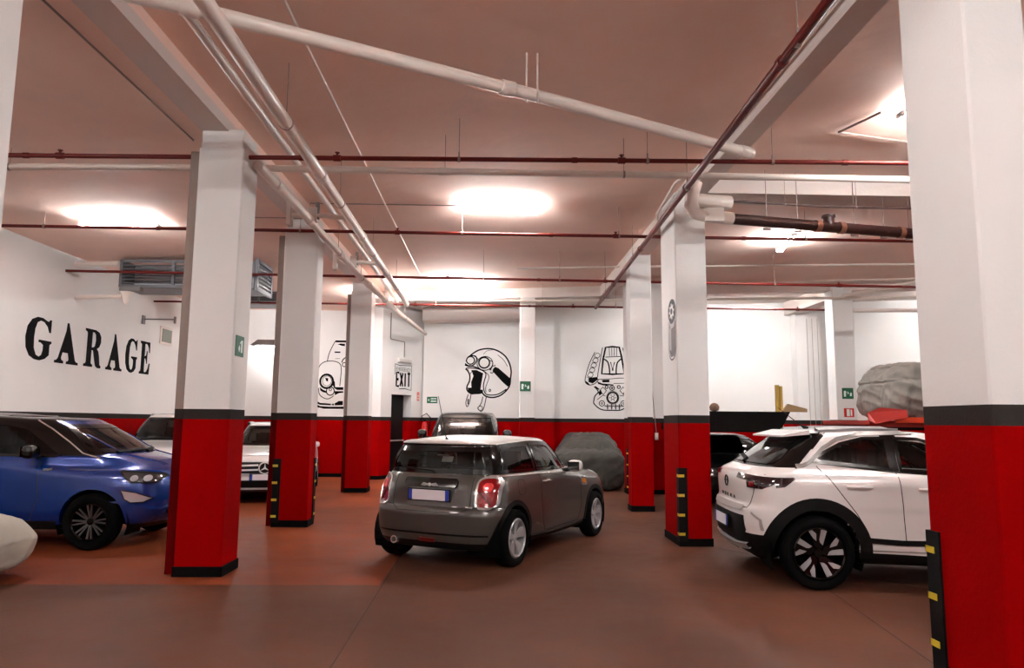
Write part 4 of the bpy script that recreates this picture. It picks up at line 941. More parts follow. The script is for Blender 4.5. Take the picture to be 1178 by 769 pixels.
def covered(label, cat, loc, rz, levels, M, z0=0.0, fold=.03, seed=0, kv=7, ku=9, strap=None, group=None, tuck=0):
    """a car under a draped fabric cover"""
    A = np.array([[list(p) for p in l] for l in levels], float)
    G = pchip_rows(A, kv); G = np.swapaxes(pchip_rows(np.swapaxes(G, 0, 1), ku), 0, 1)
    full = np.concatenate([G, (G*np.array([1, -1, 1]))[:, ::-1][:, 1:-1]], axis=1); nV, nU = full.shape[:2]
    F = [(i*nU+j, i*nU+(j+1) % nU, (i+1)*nU+(j+1) % nU, (i+1)*nU+j) for i in range(nV-1) for j in range(nU)]
    V = [Vector(p) for p in full.reshape(-1, 3)]
    me = bpy.data.meshes.new('tmp'); me.from_pydata([tuple(p) for p in V], [], F); me.update()
    bm = bmesh.new(); bm.from_mesh(me); bmesh.ops.recalc_face_normals(bm, faces=bm.faces); bm.to_mesh(me); bm.free()
    zt = max(v.z for v in V); out = []
    for v, mv in zip(V, me.vertices):
        n = mv.normal.copy(); side = 1-abs(n.z); low = 1-v.z/zt
        q = Vector((v.x*2.2+seed, v.y*2.2, v.z*.7)); a = mnoise.noise(q)*fold*(.5+1.3*low)*(.35+side)
        q2 = Vector((v.x*7+seed, v.y*7+v.x*2, v.z*2.2)); b = (1-abs(mnoise.noise(q2))*2)*fold*.35*(.4+low)
        q3 = Vector((v.x*1.1+v.z*3+seed, v.y*4-v.z*2, v.z*3+v.x)); c = (1-abs(mnoise.noise(q3))*2.4)*fold*.35
        out.append(tuple(v+n*(a+b+c)))
    bpy.data.meshes.remove(me); mb = MB(); mb.add(out, F)
    t = thing('covered_car', label, cat, (loc[0], loc[1], z0), rz, group)
    obj('cover', mb, M, t, smooth=True, local=True, angle=180)
    return t

# ------------------------------------------------------------------ grey hatchback, seen from behind
M_mgrey = mat('warm_grey_car_paint', (70, 68, 64), .3, .3, coat=.8)
M_mroof = mat('white_roof_paint', (232, 226, 220), .3, coat=.5)
L = [level(.22, .22, .22, -.30, 2.8, .30, .30, .30),
     level(.20, .20, .20, -0.430, 3.02, .70, .74, .70, .25, .35),
     level(.27, .24, .24, -0.510, 3.12, .78, .82, .78, .28, .42),
     level(.40, .36, .38, -0.550, 3.19, .845, .845, .835, .37, .46),
     level(.56, .55, .52, -0.555, 3.21, .858, .848, .845, .37, .48),
     level(.63, .66, .62, -0.535, 3.205, .852, .842, .84, .37, .5),
     level(.66, .74, .70, -0.510, 3.19, .845, .842, .83, .37, .5),
     level(.84, .86, .80, -0.480, 3.13, .825, .835, .80, .37, .52, zcf=.02),
     level(.945, .935, .865, -0.435, 3.0, .795, .815, .74, .37, .55, zcf=.04),
     level(.985, .975, .955, -0.415, 2.12, .775, .795, .72, .37, .42, zcf=.03, xs=(.1, .45, .8, 1.1, 1.42)),
     level(1.00, .99, .975, -0.405, 2.02, .768, .785, .71, .37, .40, zcf=.03, xs=(.1, .45, .8, 1.08, 1.38)),
     level(1.16, 1.17, 1.17, -.385, 1.74, .715, .735, .66, .30, .34, zcf=.02, xs=(.12, .42, .72, .98, 1.22)),
     level(1.305, 1.335, 1.325, -.315, 1.50, .645, .665, .60, .26, .28, zcf=.015, xs=(.14, .4, .66, .88, 1.08)),
     level(1.335, 1.365, 1.345, -.345, 1.46, .625, .645, .58, .26, .28, zcf=.015, xs=(.14, .4, .66, .88, 1.06)),
     level(1.36, 1.392, 1.368, -.30, 1.40, .56, .58, .52, .26, .28, zcf=.015, zcr=.01, xs=(.14, .4, .66, .88, 1.04)),
     level(1.375, 1.41, 1.385, -.1, 1.2, .3, .3, .3, .2, .2, xs=(.2, .4, .62, .8, .92)),
     level(1.38, 1.412, 1.39, .1, 1.0, .0, .0, .0, .1, .1)]
L = [[(x, y*.965, z) for x, y, z in l] for l in L]
q_win = [(-.16, 1.02), (.60, 1.005), (.555, 1.31), (.20, 1.315), (.0, 1.295), (-.10, 1.24)]
d_win = [(.67, 1.005), (1.60, .985), (1.62, 1.03), (1.20, 1.30), (.95, 1.325), (.625, 1.325)]
r_win = [(-.66, 1.01), (.66, 1.01), (.63, 1.14), (.555, 1.285), (-.555, 1.285), (-.63, 1.14)]
f_win = [(-.66, 1.0), (.66, 1.0), (.54, 1.30), (-.54, 1.30)]
def cls(x, y, z, v, u, n):
    if v > 12.5: return ('roof', M_mroof)
    if v > 10: return ('pillar', M_gloss)
    if v < 2.2 and not (x < -.3 and z > .36): return ('underbody', M_clad)
    if abs(n.y) > .6 and .72 < x < 1.95 and v > 2.2: return 'door'
    if x > 1.9 and v > 8 and abs(n.z) > .4: return 'hood'
    if v < 5.6 and (x < -.28): return 'rear_bumper'
    if v < 5 and x > 2.9: return 'front_bumper'
    return 'body'
mini = Car('hatchback_car', 'dark grey three door hatchback with a white roof, rear lights toward us', 'car', (-.44, 8.55), R(61.5), L, M_mgrey,
           classify=cls, holes_side=(inset(q_win, .035), inset(d_win, .035)), holes_rear=([(0, 1.04), (.62, 1.04), (.53, 1.255), (0, 1.255)],), holes_front=([(0, 1.04), (.6, 1.04), (.5, 1.27), (0, 1.27)],),
           wheels=(0, 2.495), Rt=.308, arch=.37)
c = mini
for sd in (-1, 1):
    c.window('S', q_win, M_glass, sd); c.window('S', d_win, M_glass, sd)
    c.strip('belt_trim', 'S', [(-.30, .985), (.6, .975), (1.3, .955), (1.75, .94)], .016, M_chrome, sd, .002, .006)
    c.strip('door_seam', 'S', [(.68, .985), (.70, .7), (.72, .42), (.80, .30), (1.85, .30), (1.95, .45), (1.98, .8), (1.86, .945)], .008, M_seam, sd, .0005, .001)
    handle(c, .84, .875, sd, M_chrome, .2)
    c.mirror(1.56, 1.02, .79, M_mroof if sd > 0 else M_mroof, sd, (.13, .2, .15))
    c.strip('sill_cladding', 'S', [(.36, .24), (2.14, .24)], .09, M_clad, sd, .0, .012)
    ind = c.panel('side_indicator', 'S', rpoly(2.03, 2.14, .76, .82, .015), mat('amber_lens', (210, 120, 30), .2), sd, .012)
    c.strip('indicator_surround', 'S', rpoly(2.0, 2.17, .74, .84, .02), .012, M_chrome, sd, .008, .006, True, parent=ind)
c.window('R', r_win, M_glass, 1, .05, name='rear_window'); c.window('F', f_win, M_glass, 1, .05, name='windscreen')
c.strip('fuel_flap_seam', 'S', rpoly(.10, .27, .76, .93, .05), .005, M_seam, -1, .0005, .001, True)
# hood stripes
for y in (-.42, .42): c.strip('hood_stripe', 'T', [(2.2, y), (2.9, y*.9)], .06, mat('pale_stripe', (200, 170, 150), .4), 1, .001, .001)
c.arches(.055, zmin=.27, h=.008); c.wells(.84); c.wheel(1.50, .195, .205, 'five')
# rear lamps, chrome rings, tailgate
for sd in (-1, 1):
    pl = rpoly(*sorted((sd*.560, sd*.752)), .64, .965, .075, 5)
    lp = c.panel('rear_lamp', 'R', pl, M_rlamp, 1, .022, .02, step=.02, rows=10)
    c.strip('chrome_ring', 'R', pl, .020, M_chrome, 1, .012, .018, True, parent=lp)
    c.strip('lamp_divider', 'R', [(sd*.59, .82), (sd*.64, .76), (sd*.70, .69)], .018, mat('lamp_dark_red', (84, 4, 8), .2), 1, .02, .006, parent=lp)
    c.panel('lamp_reflector', 'R', rpoly(*sorted((sd*.62, sd*.70)), .82, .91, .03), mat('lamp_bright_red', (235, 60, 60), .15, coat=1), 1, .026, .01, parent=lp, step=.02)
c.strip('tailgate_seam', 'R', [(-.50, .98), (-.50, .66), (-.40, .60), (.40, .60), (.50, .66), (.50, .98)], .008, M_seam, 1, .0005, .001)
c.strip('bumper_seam', 'R', [(-.84, .66), (-.5, .655), (-.45, .63)], .008, M_seam, 1, .0005, .001, both=True)
c.panel('tailgate_handle', 'R', rpoly(-.34, .34, .855, .945, .035), M_gloss, 1, .035, .01, step=.03)
c.panel('plate_recess', 'R', rpoly(-.30, .30, .66, .86, .03), M_mgrey, 1, .004, .01)
c.plate('R', 0, .775, off=.03)
# winged badge
bd = MB(); p, n = c.hit('R', 0, .89); X = p.x-.042
for sd in (-1, 1):
    for k in range(3): bd.frame_box((X, sd*.025, .885+k*.009-.012), (0, sd*(.085-k*.012), .004+k*.003), (.006, 0, 0), (0, 0, .006))
bd.lathe([(.02, 0), (.022, .004), (.015, .008)], (-1, 0, 0), (X+.005, 0, .885), 16); b_ = obj('badge', bd, M_badge, c.t, local=True)
lt = MB()
for k in range(6): lt.box(X+.02, X+.03, -.42-k*.022, -.405-k*.022, .655, .669)
obj('badge_lettering', lt, M_badge, c.t, local=True)
c.strip('lower_valance', 'R', [(-.70, .30), (.70, .30)], .16, M_clad, 1, .0, .006)
pz, nz = c.hit('R', .40, .27); obj('exhaust_pipe', MB().lathe([(.03, 0), (.042, 0), (.042, -.14), (.03, -.14), (.03, -.02), (.001, -.03)], (1, 0, 0), (pz.x+.10, .44, .27), 20), M_chrome, c.t, smooth=True, local=True)
c.panel('rear_fog_lamp', 'R', rpoly(-.10, .10, .285, .325, .01), mat('dim_red_lens', (90, 12, 12), .3), 1, .016, .01)
c.strip('rear_wiper', 'R', [(0, 1.0), (.02, 1.03), (.46, 1.06)], .018, M_clad, 1, .012, .01)
obj('roof_aerial', MB().tube([(-.16, 0, 1.37), (-.18, 0, 1.40), (-.36, 0, 1.86)], [.02, .006, .003], 8), M_clad, c.t, smooth=True, local=True)
st = obj('window_sticker', MB().add([(-.36, -.06, 1.13), (-.36, -.2, 1.13), (-.33, -.2, 1.19), (-.33, -.06, 1.19)], [(0, 1, 2, 3)]).add([(-.36, .0, 1.2), (-.36, -.16, 1.2), (-.35, -.16, 1.207), (-.35, 0, 1.207)], [(0, 1, 2, 3)]), mat('sticker_grey', (150, 146, 142), .6), c.t, local=True)
c.interior(-.35, 2.0, .66, .34, .58, (.45, 1.15), 1.55, 1.24)
for y in (-.4, .4): c.panel('headlamp', 'F', circ(y*1.35, .76, .12, .11, 20), M_lampc, 1, .02, .02, step=.03)

# ------------------------------------------------------------------ white crossover, right
M_mokw = mat('white_car_paint', (232, 224, 220), .28, coat=.8)
L = [level(.25, .24, .24, -.35, 2.9, .30, .30, .30),
     level(.24, .22, .24, -.48, 3.15, .72, .76, .74, .3, .4),
     level(.32, .27, .30, -.60, 3.25, .80, .84, .82, .32, .45),
     level(.46, .42, .44, -.66, 3.32, .865, .87, .86, .36, .5),
     level(.58, .56, .58, -.675, 3.35, .885, .872, .875, .38, .52),
     level(.72, .70, .70, -.660, 3.34, .890, .875, .875, .38, .55),
     level(.80, .80, .78, -.630, 3.32, .888, .885, .865, .36, .55),
     level(.97, .97, .92, -.640, 3.24, .875, .885, .84, .36, .6, zcf=.02),
     level(1.07, 1.06, 1.02, -.610, 3.05, .845, .865, .76, .38, .6, zcf=.05),
     level(1.135, 1.115, 1.07, -.50, 2.35, .785, .80, .70, .36, .45, zcf=.02, xs=(.05, .45, .88, 1.25, 1.6)),
     level(1.16, 1.13, 1.085, -.46, 2.25, .765, .785, .69, .36, .42, zcf=.02, xs=(.08, .46, .88, 1.2, 1.55)),
     level(1.33, 1.32, 1.29, -.22, 1.78, .705, .715, .64, .30, .38, xs=(.2, .5, .82, 1.08, 1.3)),
     level(1.46, 1.485, 1.45, -.03, 1.45, .635, .640, .57, .22, .3, xs=(.3, .52, .72, .92, 1.05)),
     level(1.49, 1.512, 1.48, -.05, 1.40, .60, .61, .55, .22, .3, xs=(.3, .52, .72, .9, 1.03)),
     level(1.51, 1.535, 1.50, 0, 1.34, .54, .55, .5, .22, .3, zcr=.01, xs=(.3, .52, .72, .88, 1.0)),
     level(1.53, 1.548, 1.515, .2, 1.1, .3, .3, .3, .15, .2, xs=(.4, .55, .7, .82, .9)),
     level(1.532, 1.55, 1.515, .3, .9, 0, 0, 0, .1, .1)]
sw1 = [(.00, 1.225), (.12, 1.20), (.78, 1.13), (.78, 1.455), (.55, 1.45), (.32, 1.395), (.12, 1.30)]
sw2 = [(.85, 1.125), (1.68, 1.08), (1.78, 1.10), (1.35, 1.39), (1.12, 1.445), (.85, 1.457)]
rw = [(-.64, 1.175), (.64, 1.175), (.62, 1.26), (.52, 1.44), (-.52, 1.44), (-.62, 1.26)]
fw_ = [(-.62, 1.1), (.62, 1.1), (.5, 1.4), (-.5, 1.4)]
def cls(x, y, z, v, u, n):
    if 9.7 < v < 12.2 and abs(n.y) > .5 and .74 < x < .89: return ('pillar', M_gloss)
    if v < 2.5 or (z < .50 and x < -.25 and v < 4) : return ('lower_cladding', M_clad)
    if 9.6 < v and z < 1.49 and x < -.16+.36*(z-1.15)/.33: return ('tailgate_glass_surround', M_gloss)
    if v > 12.9: return 'roof'
    if abs(n.y) > .55 and -.05 < x < .78 and 2.5 < v < 10.1 and (x-0)**2+(z-.35)**2 > .46**2: return 'rear_door'
    if abs(n.y) > .55 and .78 <= x < 1.9 and 2.5 < v < 10.1: return 'door'
    if x > 1.9 and v > 8.2 and n.z > .4: return 'hood'
    if v < 5 and x < -.4: return 'rear_bumper'
    if abs(n.x) > .35 and x < -.3 and 5 < v < 9.5 and abs(y) < .72: return 'tailgate'
    return 'body'
mk = Car('crossover_car', 'white crossover with two tone wheels parked beside the nearest right column', 'car', (3.225, 7.95), R(-4), L, M_mokw,
         classify=cls, holes_side=(inset(sw1, .03), inset(sw2, .03)), holes_rear=([(0, 1.20), (.57, 1.20), (.47, 1.41), (0, 1.41)],), holes_front=([(0, 1.13), (.56, 1.13), (.45, 1.37), (0, 1.37)],),
         wheels=(0, 2.557), Rt=.345, arch=.42)
c = mk
for sd in (-1, 1):
    c.window('S', sw1, M_tint, sd); c.window('S', sw2, M_glass, sd)
    c.strip('window_line_trim', 'S', [(-.15, 1.165), (-.08, 1.17), (-.01, 1.20), (.14, 1.34), (.30, 1.43), (.55, 1.485), (1.1, 1.50)], .034, mat('satin_silver_trim', (130, 122, 118), .35, .3), sd, .002, .008)
    c.strip('window_line_trim', 'S', [(-.02, 1.215), (.10, 1.19), (.78, 1.118), (1.68, 1.065)], .012, M_gloss, sd, .002, .004)
    c.strip('door_seam', 'S', [(.05, 1.17), (.14, 1.05), (.26, .88), (.38, .72), (.44, .62)], .008, M_seam, sd, .0005, .001)
    c.strip('door_seam', 'S', [(.80, 1.11), (.82, .8), (.84, .42)], .008, M_seam, sd, .0005, .001)
    c.strip('door_seam', 'S', [(1.85, 1.0), (1.92, .8), (1.90, .42)], .008, M_seam, sd, .0005, .001)
    handle(c, .42, .975, sd, M_mokw, .24); handle(c, 1.10, .96, sd, M_mokw, .24)
    c.strip('sill_cladding', 'S', [(.34, .30), (1.2, .28), (2.2, .30)], .16, M_clad, sd, 0, .012)
    c.strip('door_cladding', 'S', [(.36, .52), (.5, .47), (.8, .45), (1.9, .45), (2.15, .52)], .05, M_clad, sd, 0, .012)
    c.mirror(1.62, 1.10, .86, M_gloss, sd, (.14, .2, .15))
    c.strip('roof_rail', 'S', [(.15, 1.505), (.5, 1.525), (1.0, 1.525)], .02, M_silver, sd, .01, .02)
c.window('R', rw, M_tint, 1, .05, name='rear_window'); c.window('F', fw_, M_glass, 1, .05, name='windscreen')
c.arches(.115, zmin=.30); c.wells(.87); c.wheel(1.62, .215, .245, 'two_tone')
for sd in (-1, 1): c.strip('fin_edge', 'S', [(-.17, 1.15), (-.08, 1.25), (.05, 1.38), (.17, 1.48)], .045, M_gloss, sd, .002, .004)
obj('roof_spoiler', MB().add([(.06, -.60, 1.475), (.06, .60, 1.475), (-.20, .50, 1.445), (-.20, -.50, 1.445), (.06, -.60, 1.52), (.06, .60, 1.52), (-.20, .50, 1.462), (-.20, -.50, 1.462)],
    [(0, 1, 2, 3), (7, 6, 5, 4), (0, 4, 5, 1), (1, 5, 6, 2), (2, 6, 7, 3), (3, 7, 4, 0)]), M_mokw, c.t, local=True)
for sd in (-1, 1):
    lp = c.panel('rear_lamp', 'R', [(sd*.36, 1.02), (sd*.60, 1.01), (sd*.62, .945), (sd*.80, .94), (sd*.85, .98), (sd*.84, 1.05), (sd*.60, 1.065), (sd*.36, 1.07)], mat('smoked_lamp_lens', (40, 20, 22), .08, coat=1), 1, .012, .02, step=.02, rows=8)
    c.panel('lamp_reflector', 'R', rpoly(*sorted((sd*.65, sd*.72)), .955, 1.0, .008), M_rlamp, 1, .016, .01, parent=lp)
    s2 = c.panel('rear_lamp', 'S', [(-.38, .955), (-.30, .965), (-.19, 1.04), (-.20, 1.055), (-.38, 1.05)], MATS['smoked_lamp_lens'], sd, .008, .02, step=.02)
c.panel('plate_surround', 'R', [(-.50, .40), (.50, .40), (.62, .52), (.58, .66), (-.58, .66), (-.62, .52)], M_clad, 1, .012, .02)
c.plate('R', 0, .565, off=.04)
c.strip('skid_plate', 'R', [(-.60, .37), (-.3, .345), (.3, .345), (.60, .37)], .05, M_silver, 1, .01, .02)
c.strip('tailgate_seam', 'R', [(-.76, 1.08), (-.70, .88), (-.62, .74), (.62, .74), (.70, .88), (.76, 1.08)], .008, M_seam, 1, .0005, .001)
c.strip('bumper_ledge', 'R', [(-.55, .73), (.55, .73)], .055, mat('pale_silver_trim', (178, 168, 164), .4, .3), 1, .002, .01)
for sd in (-1, 1): c.strip('side_vent', 'R', [(sd*.70, .70), (sd*.80, .64), (sd*.81, .54)], .022, mat('pale_silver_trim', (178, 168, 164), .4, .3), 1, .0, .006)
# ring badge with a lightning bolt, and the spaced letters
p, n = c.hit('R', 0, .99); X = p.x-.006; q = MB().tube([(X, .055*math.cos(a), .965+.055*math.sin(a)) for a in [2*math.pi*k/28 for k in range(29)]], .006, 8, cap=False)
q.frame_box((X-.004, -.085, .962), (0, .095, .004), (.006, 0, 0), (0, 0, .007)).frame_box((X-.004, -.01, .966), (0, .095, -.004), (.006, 0, 0), (0, 0, .007)); obj('badge', q, M_clad, c.t, local=True, smooth=True)
q = MB(); yy = .26
for ch in 'MOKKA':
    for pl_ in txt_lines(None, ch, 0, .06, 0, .032, 0):
        for (a, b), (a2, b2) in zip(pl_, pl_[1:]):
            p1, _ = c.hit('R', yy-a, .80+b); p2, _ = c.hit('R', yy-a2, .80+b2); q.tube([(p1.x-.004, yy-a, .80+b), (p2.x-.004, yy-a2, .80+b2)], .0035, 6)
    yy -= .12
obj('badge_lettering', q, M_clad, c.t, local=True)
obj('roof_aerial', MB().tube([(.25, 0, 1.53), (.18, 0, 1.57), (-.06, 0, 1.76)], [.03, .006, .003], 8), M_clad, c.t, smooth=True, local=True)
c.strip('rear_wiper', 'R', [(0, 1.17), (.03, 1.20), (.36, 1.22)], .02, M_clad, 1, .012, .012)
c.interior(-.15, 2.1, .66, .40, .66, (.35, 1.15), 1.6, 1.34)

# ------------------------------------------------------------------ blue crossover, left
M_eco = mat('metallic_blue_car_paint', (0, 48, 128), .25, .35, coat=1)
L = [level(.25, .24, .24, -.35, 2.9, .30, .30, .30),
     level(.24, .22, .24, -.52, 3.12, .72, .76, .72, .3, .45),
     level(.34, .28, .30, -.66, 3.22, .80, .83, .80, .34, .55),
     level(.48, .44, .44, -.72, 3.32, .855, .865, .85, .40, .62),
     level(.62, .60, .58, -.73, 3.35, .875, .868, .86, .42, .66),
     level(.76, .74, .72, -.72, 3.34, .880, .872, .86, .42, .68),
     level(.86, .86, .84, -.710, 3.32, .878, .880, .85, .40, .70),
     level(.98, .96, .92, -.72, 3.24, .86, .88, .82, .34, .74, zcf=.04),
     level(1.07, 1.05, .985, -.70, 3.10, .83, .86, .76, .36, .78, zcf=.06),
     level(1.12, 1.10, 1.09, -.68, 2.80, .79, .82, .73, .36, .50, zcf=.035, xs=(.0, .45, .95, 1.43, 1.9)),
     level(1.135, 1.115, 1.115, -.67, 2.70, .78, .81, .72, .36, .48, zcf=.035, xs=(.0, .45, .95, 1.41, 1.87)),
     level(1.35, 1.35, 1.34, -.60, 2.34, .72, .74, .65, .34, .44, xs=(.02, .42, .85, 1.25, 1.6)),
     level(1.52, 1.565, 1.525, -.50, 1.98, .64, .665, .575, .3, .34, xs=(.05, .4, .75, 1.08, 1.38)),
     level(1.56, 1.60, 1.555, -.52, 1.92, .60, .63, .55, .3, .34, xs=(.05, .4, .75, 1.06, 1.33)),
     level(1.58, 1.625, 1.575, -.46, 1.84, .54, .56, .5, .3, .34, xs=(.05, .4, .75, 1.03, 1.28)),
     level(1.595, 1.645, 1.59, -.1, 1.2, .3, .3, .3, .2, .2, xs=(.15, .4, .65, .82, .95)),
     level(1.6, 1.65, 1.59, .1, 1.0, 0, 0, 0, .1, .1)]
ew1 = [(.0, 1.15), (.70, 1.12), (.70, 1.50), (.1, 1.47), (-.02, 1.35)]
ew2 = [(.76, 1.12), (1.98, 1.10), (2.05, 1.13), (1.58, 1.45), (1.3, 1.51), (.76, 1.51)]
ef = [(-.68, 1.15), (.68, 1.15), (.62, 1.3), (.525, 1.49), (-.525, 1.49), (-.62, 1.3)]
def cls(x, y, z, v, u, n):
    if v > 12.5: return ('roof', M_gloss)
    if v < 2.0: return ('lower_cladding', M_clad)
    if v > 10 and abs(n.y) > .5: return ('pillar', M_gloss)
    if abs(n.y) > .55 and -.05 < x < .75 and 2 < v < 10.1 and x**2+(z-.34)**2 > .44**2: return 'rear_door'
    if abs(n.y) > .55 and .75 <= x < 1.85 and 2 < v < 10.1: return 'door'
    if x > 1.95 and v > 8.1 and n.z > .4: return 'hood'
    if v < 6 and x > 2.95: return 'front_bumper'
    return 'body'
ec = Car('crossover_car', 'metallic blue crossover with a black roof parked behind the wide left column', 'car', (-7.35, 9.98), R(-1), L, M_eco,
         classify=cls, holes_side=(inset(ew1, .03), inset(ew2, .03)), holes_front=([(0, 1.17), (.62, 1.17), (.48, 1.46), (0, 1.46)],),
         wheels=(0, 2.52), Rt=.335, arch=.40)
c = ec
for sd in (-1, 1):
    c.window('S', ew1, M_tint, sd); c.window('S', ew2, M_tint, sd)
    c.strip('door_seam', 'S', [(.73, 1.1), (.75, .8), (.76, .34), (1.78, .34), (1.86, .6), (1.84, 1.05)], .008, M_seam, sd, .0005, .001)
    handle(c, .92, .97, sd, M_eco); handle(c, .05, .99, sd, M_eco)
    c.mirror(1.80, 1.17, .86, M_gloss, sd, (.16, .22, .17))
    c.strip('mirror_stripe', 'S', [(1.9, .95), (2.0, .955)], .02, M_chrome, sd, .003, .004)
    c.strip('sill_cladding', 'S', [(.4, .29), (2.1, .29)], .1, M_clad, sd, 0, .012)
    # headlamp and fog lamp wrap the front corner
    F1 = [(2.80, .93), (2.87, .86), (2.95, .80), (3.19, .79), (3.25, .86), (3.22, .89), (3.05, .915)]
    lp = c.panel('headlamp', 'S', F1, M_lampd, sd, .012, .02, step=.02, rows=8)
    c.strip('headlamp_surround', 'S', F1, .014, M_clad, sd, .01, .006, True, parent=lp)
    for xx_ in (2.98, 3.11): c.panel('lamp_reflector', 'S', circ(xx_, .845, .042, .036, 12), M_lampc, sd, .015, .01, step=.01, parent=lp)
    F2 = [(2.85, .71), (2.90, .60), (2.97, .56), (3.10, .565), (3.18, .61), (3.02, .68)]
    fl = c.panel('fog_lamp', 'S', F2, M_lampc, sd, .012, .02, step=.02, rows=6); c.strip('fog_surround', 'S', F2, .014, M_clad, sd, .008, .008, True, parent=fl)
    c.strip('bumper_crease', 'F', [(sd*.45, .50), (sd*.62, .46), (sd*.80, .50), (sd*.85, .58)], .02, M_eco, 1, 0, .02)
    c.strip('pillar_chrome', 'S', [(1.60, 1.55), (1.82, 1.44), (2.08, 1.28), (2.28, 1.14), (2.5, 1.08)], .014, M_chrome, sd, .004, .006)
    c.strip('roof_rail', 'S', [(-.3, 1.56), (.4, 1.585), (1.1, 1.565)], .025, M_silver, sd, .01, .03)
c.window('F', ef, M_glass, 1, .05, name='windscreen')
c.panel('grille', 'F', [(-.42, .62), (.42, .62), (.50, .72), (.44, .86), (-.44, .86), (-.50, .72)], M_clad, 1, .012, .02)
for z_ in (.68, .74, .80): c.strip('grille_bar', 'F', [(-.42, z_), (.42, z_)], .018, M_chrome, 1, .012, .01)
c.panel('lower_grille', 'F', rpoly(-.5, .5, .40, .56, .05), M_clad, 1, .012, .02)
c.strip('wiper', 'F', [(-.5, 1.15), (.1, 1.17)], .02, M_clad, 1, .012, .01); c.strip('wiper', 'F', [(.05, 1.15), (.6, 1.18)], .02, M_clad, 1, .012, .01)
c.strip('hood_crease', 'T', [(2.2, .50), (3.0, .42)], .02, M_eco, 1, 0, .012, both=True)
c.arches(.05, zmin=.30, M=M_eco, h=.008); c.wells(.86); c.wheel(1.60, .215, .22, 'dark')
c.interior(-.4, 2.2, .68, .40, .68, (.3, 1.1), 1.75, 1.42)

# ------------------------------------------------------------------ the cars behind
def simple_cls(paint, door=(.8, 1.8), lowz=.34, roofM=None, pillarM=None):
    def f(x, y, z, v, u, n):
        if v > 11.5: return ('roof', roofM or paint)
        if v > 9 and pillarM and abs(n.y) > .45: return ('pillar', pillarM)
        if z < lowz: return ('lower_cladding', M_clad)
        if abs(n.y) > .55 and door[0] < x < door[1] and 2 < v < 9: return ('door', paint)
        if n.z > .5 and x > door[1] and 6 < v < 9: return ('hood', paint)
        if v < 5 and x > 2.9: return ('front_bumper', paint)
        return ('body', paint)
    return f
# white saloon with a star in the grille, between the two left columns
Lm = gen(-.85, 3.52, .875, .98, .86, 2.25, 1.53, -.45, 1.62, .60)
fwm = [(-.70, 1.05), (.70, 1.05), (.64, 1.2), (.54, 1.44), (-.54, 1.44), (-.64, 1.2)]
sdw = [(-.3, 1.06), (1.7, 1.04), (1.75, 1.08), (1.2, 1.40), (.6, 1.44), (-.15, 1.38)]
c = Car('family_car', 'white car facing us with a round star badge in its grille, between the left columns', 'car', (-5.02, 17.44), R(-78), Lm, M_mokw,
        classify=simple_cls(M_mokw), holes_side=(inset(sdw, .03),), holes_front=([(0, 1.08), (.63, 1.08), (.50, 1.41), (0, 1.41)],), wheels=(0, 2.70), Rt=.34, arch=.39)
for sd in (-1, 1):
    c.window('S', sdw, M_tint, sd); c.mirror(1.72, 1.06, .79, M_mokw, sd, (.13, .16, .12), face=-1)
    c.strip('roof_rail', 'S', [(-.2, 1.46), (.4, 1.485), (1.1, 1.47)], .03, M_silver, sd, .02, .03)
    hl = c.panel('headlamp', 'F', [(sd*.50, .74), (sd*.60, .66), (sd*.78, .70), (sd*.80, .80), (sd*.66, .82)], M_lampd, 1, .012, .02, step=.03)
    c.panel('lamp_reflector', 'F', circ(sd*.66, .75, .05, .04, 12), M_lampc, 1, .016, .01, step=.02, parent=hl)
    c.panel('side_intake', 'F', rpoly(*sorted((sd*.52, sd*.78)), .34, .46, .03), M_clad, 1, .01, .02)
c.window('F', fwm, M_glass, 1, .05, name='windscreen')
gr = c.panel('grille', 'F', [(-.46, .58), (-.42, .56), (.42, .56), (.46, .58), (.48, .70), (.44, .78), (-.44, .78), (-.48, .70)], M_clad, 1, .012, .02)
for s_ in (-1, 1):
    for z_ in (.63, .71): c.strip('grille_bar', 'F', [(s_*.46, z_-.005), (s_*.12, z_+.005)], .028, M_badge, 1, .015, .012, parent=gr)
c.strip('grille_surround', 'F', [(-.46, .58), (-.42, .56), (.42, .56), (.46, .58), (.48, .70), (.44, .78), (-.44, .78), (-.48, .70)], .018, M_badge, 1, .012, .01, True, parent=gr)
p, n = c.hit('F', 0, .67); X = p.x+.04; q = MB().tube([(X, .105*math.cos(a), .67+.105*math.sin(a)) for a in [2*math.pi*k/30 for k in range(31)]], .013, 8, cap=False)
q2 = MB()
for k in range(3):
    a = R(90+120*k); d = Vector((0, math.cos(a), math.sin(a))); e_ = Vector((0, -math.sin(a), math.cos(a))); o_ = Vector((X, 0, .67))
    q.add([o_+e_*.018, o_+d*.1, o_-e_*.018, o_+Vector((.012, 0, 0))], [(0, 1, 3), (1, 2, 3), (0, 3, 2), (0, 2, 1)])
obj('badge_backing', MB().cyl((X-.03, 0, .67), (X-.008, 0, .67), .105, 28), M_clad, c.t, local=True); obj('badge', q, M_badge, c.t, smooth=True, local=True, angle=30)
c.panel('lower_grille', 'F', rpoly(-.48, .48, .30, .44, .04), M_clad, 1, .012, .02); c.strip('bumper_trim', 'F', [(-.8, .29), (.8, .29)], .03, M_badge, 1, .012, .01)
c.plate('F', 0, .50, off=.04); c.wells(.88); c.wheel(1.58, .215, .22, 'five'); c.arches(.02, zmin=.3, M=M_mokw, h=.004)
c.strip('hood_seam', 'T', [(2.4, .62), (3.1, .58), (3.28, .40), (3.32, 0)], .008, M_seam, 1, .001, .001, both=True)
obj('washer_jet', MB().box(2.95, 2.99, -.03, .03, .93, .955), M_clad, c.t, local=True)
c.interior(-.4, 2.0, .68, .36, .62, (.3, 1.1), 1.6, 1.30)

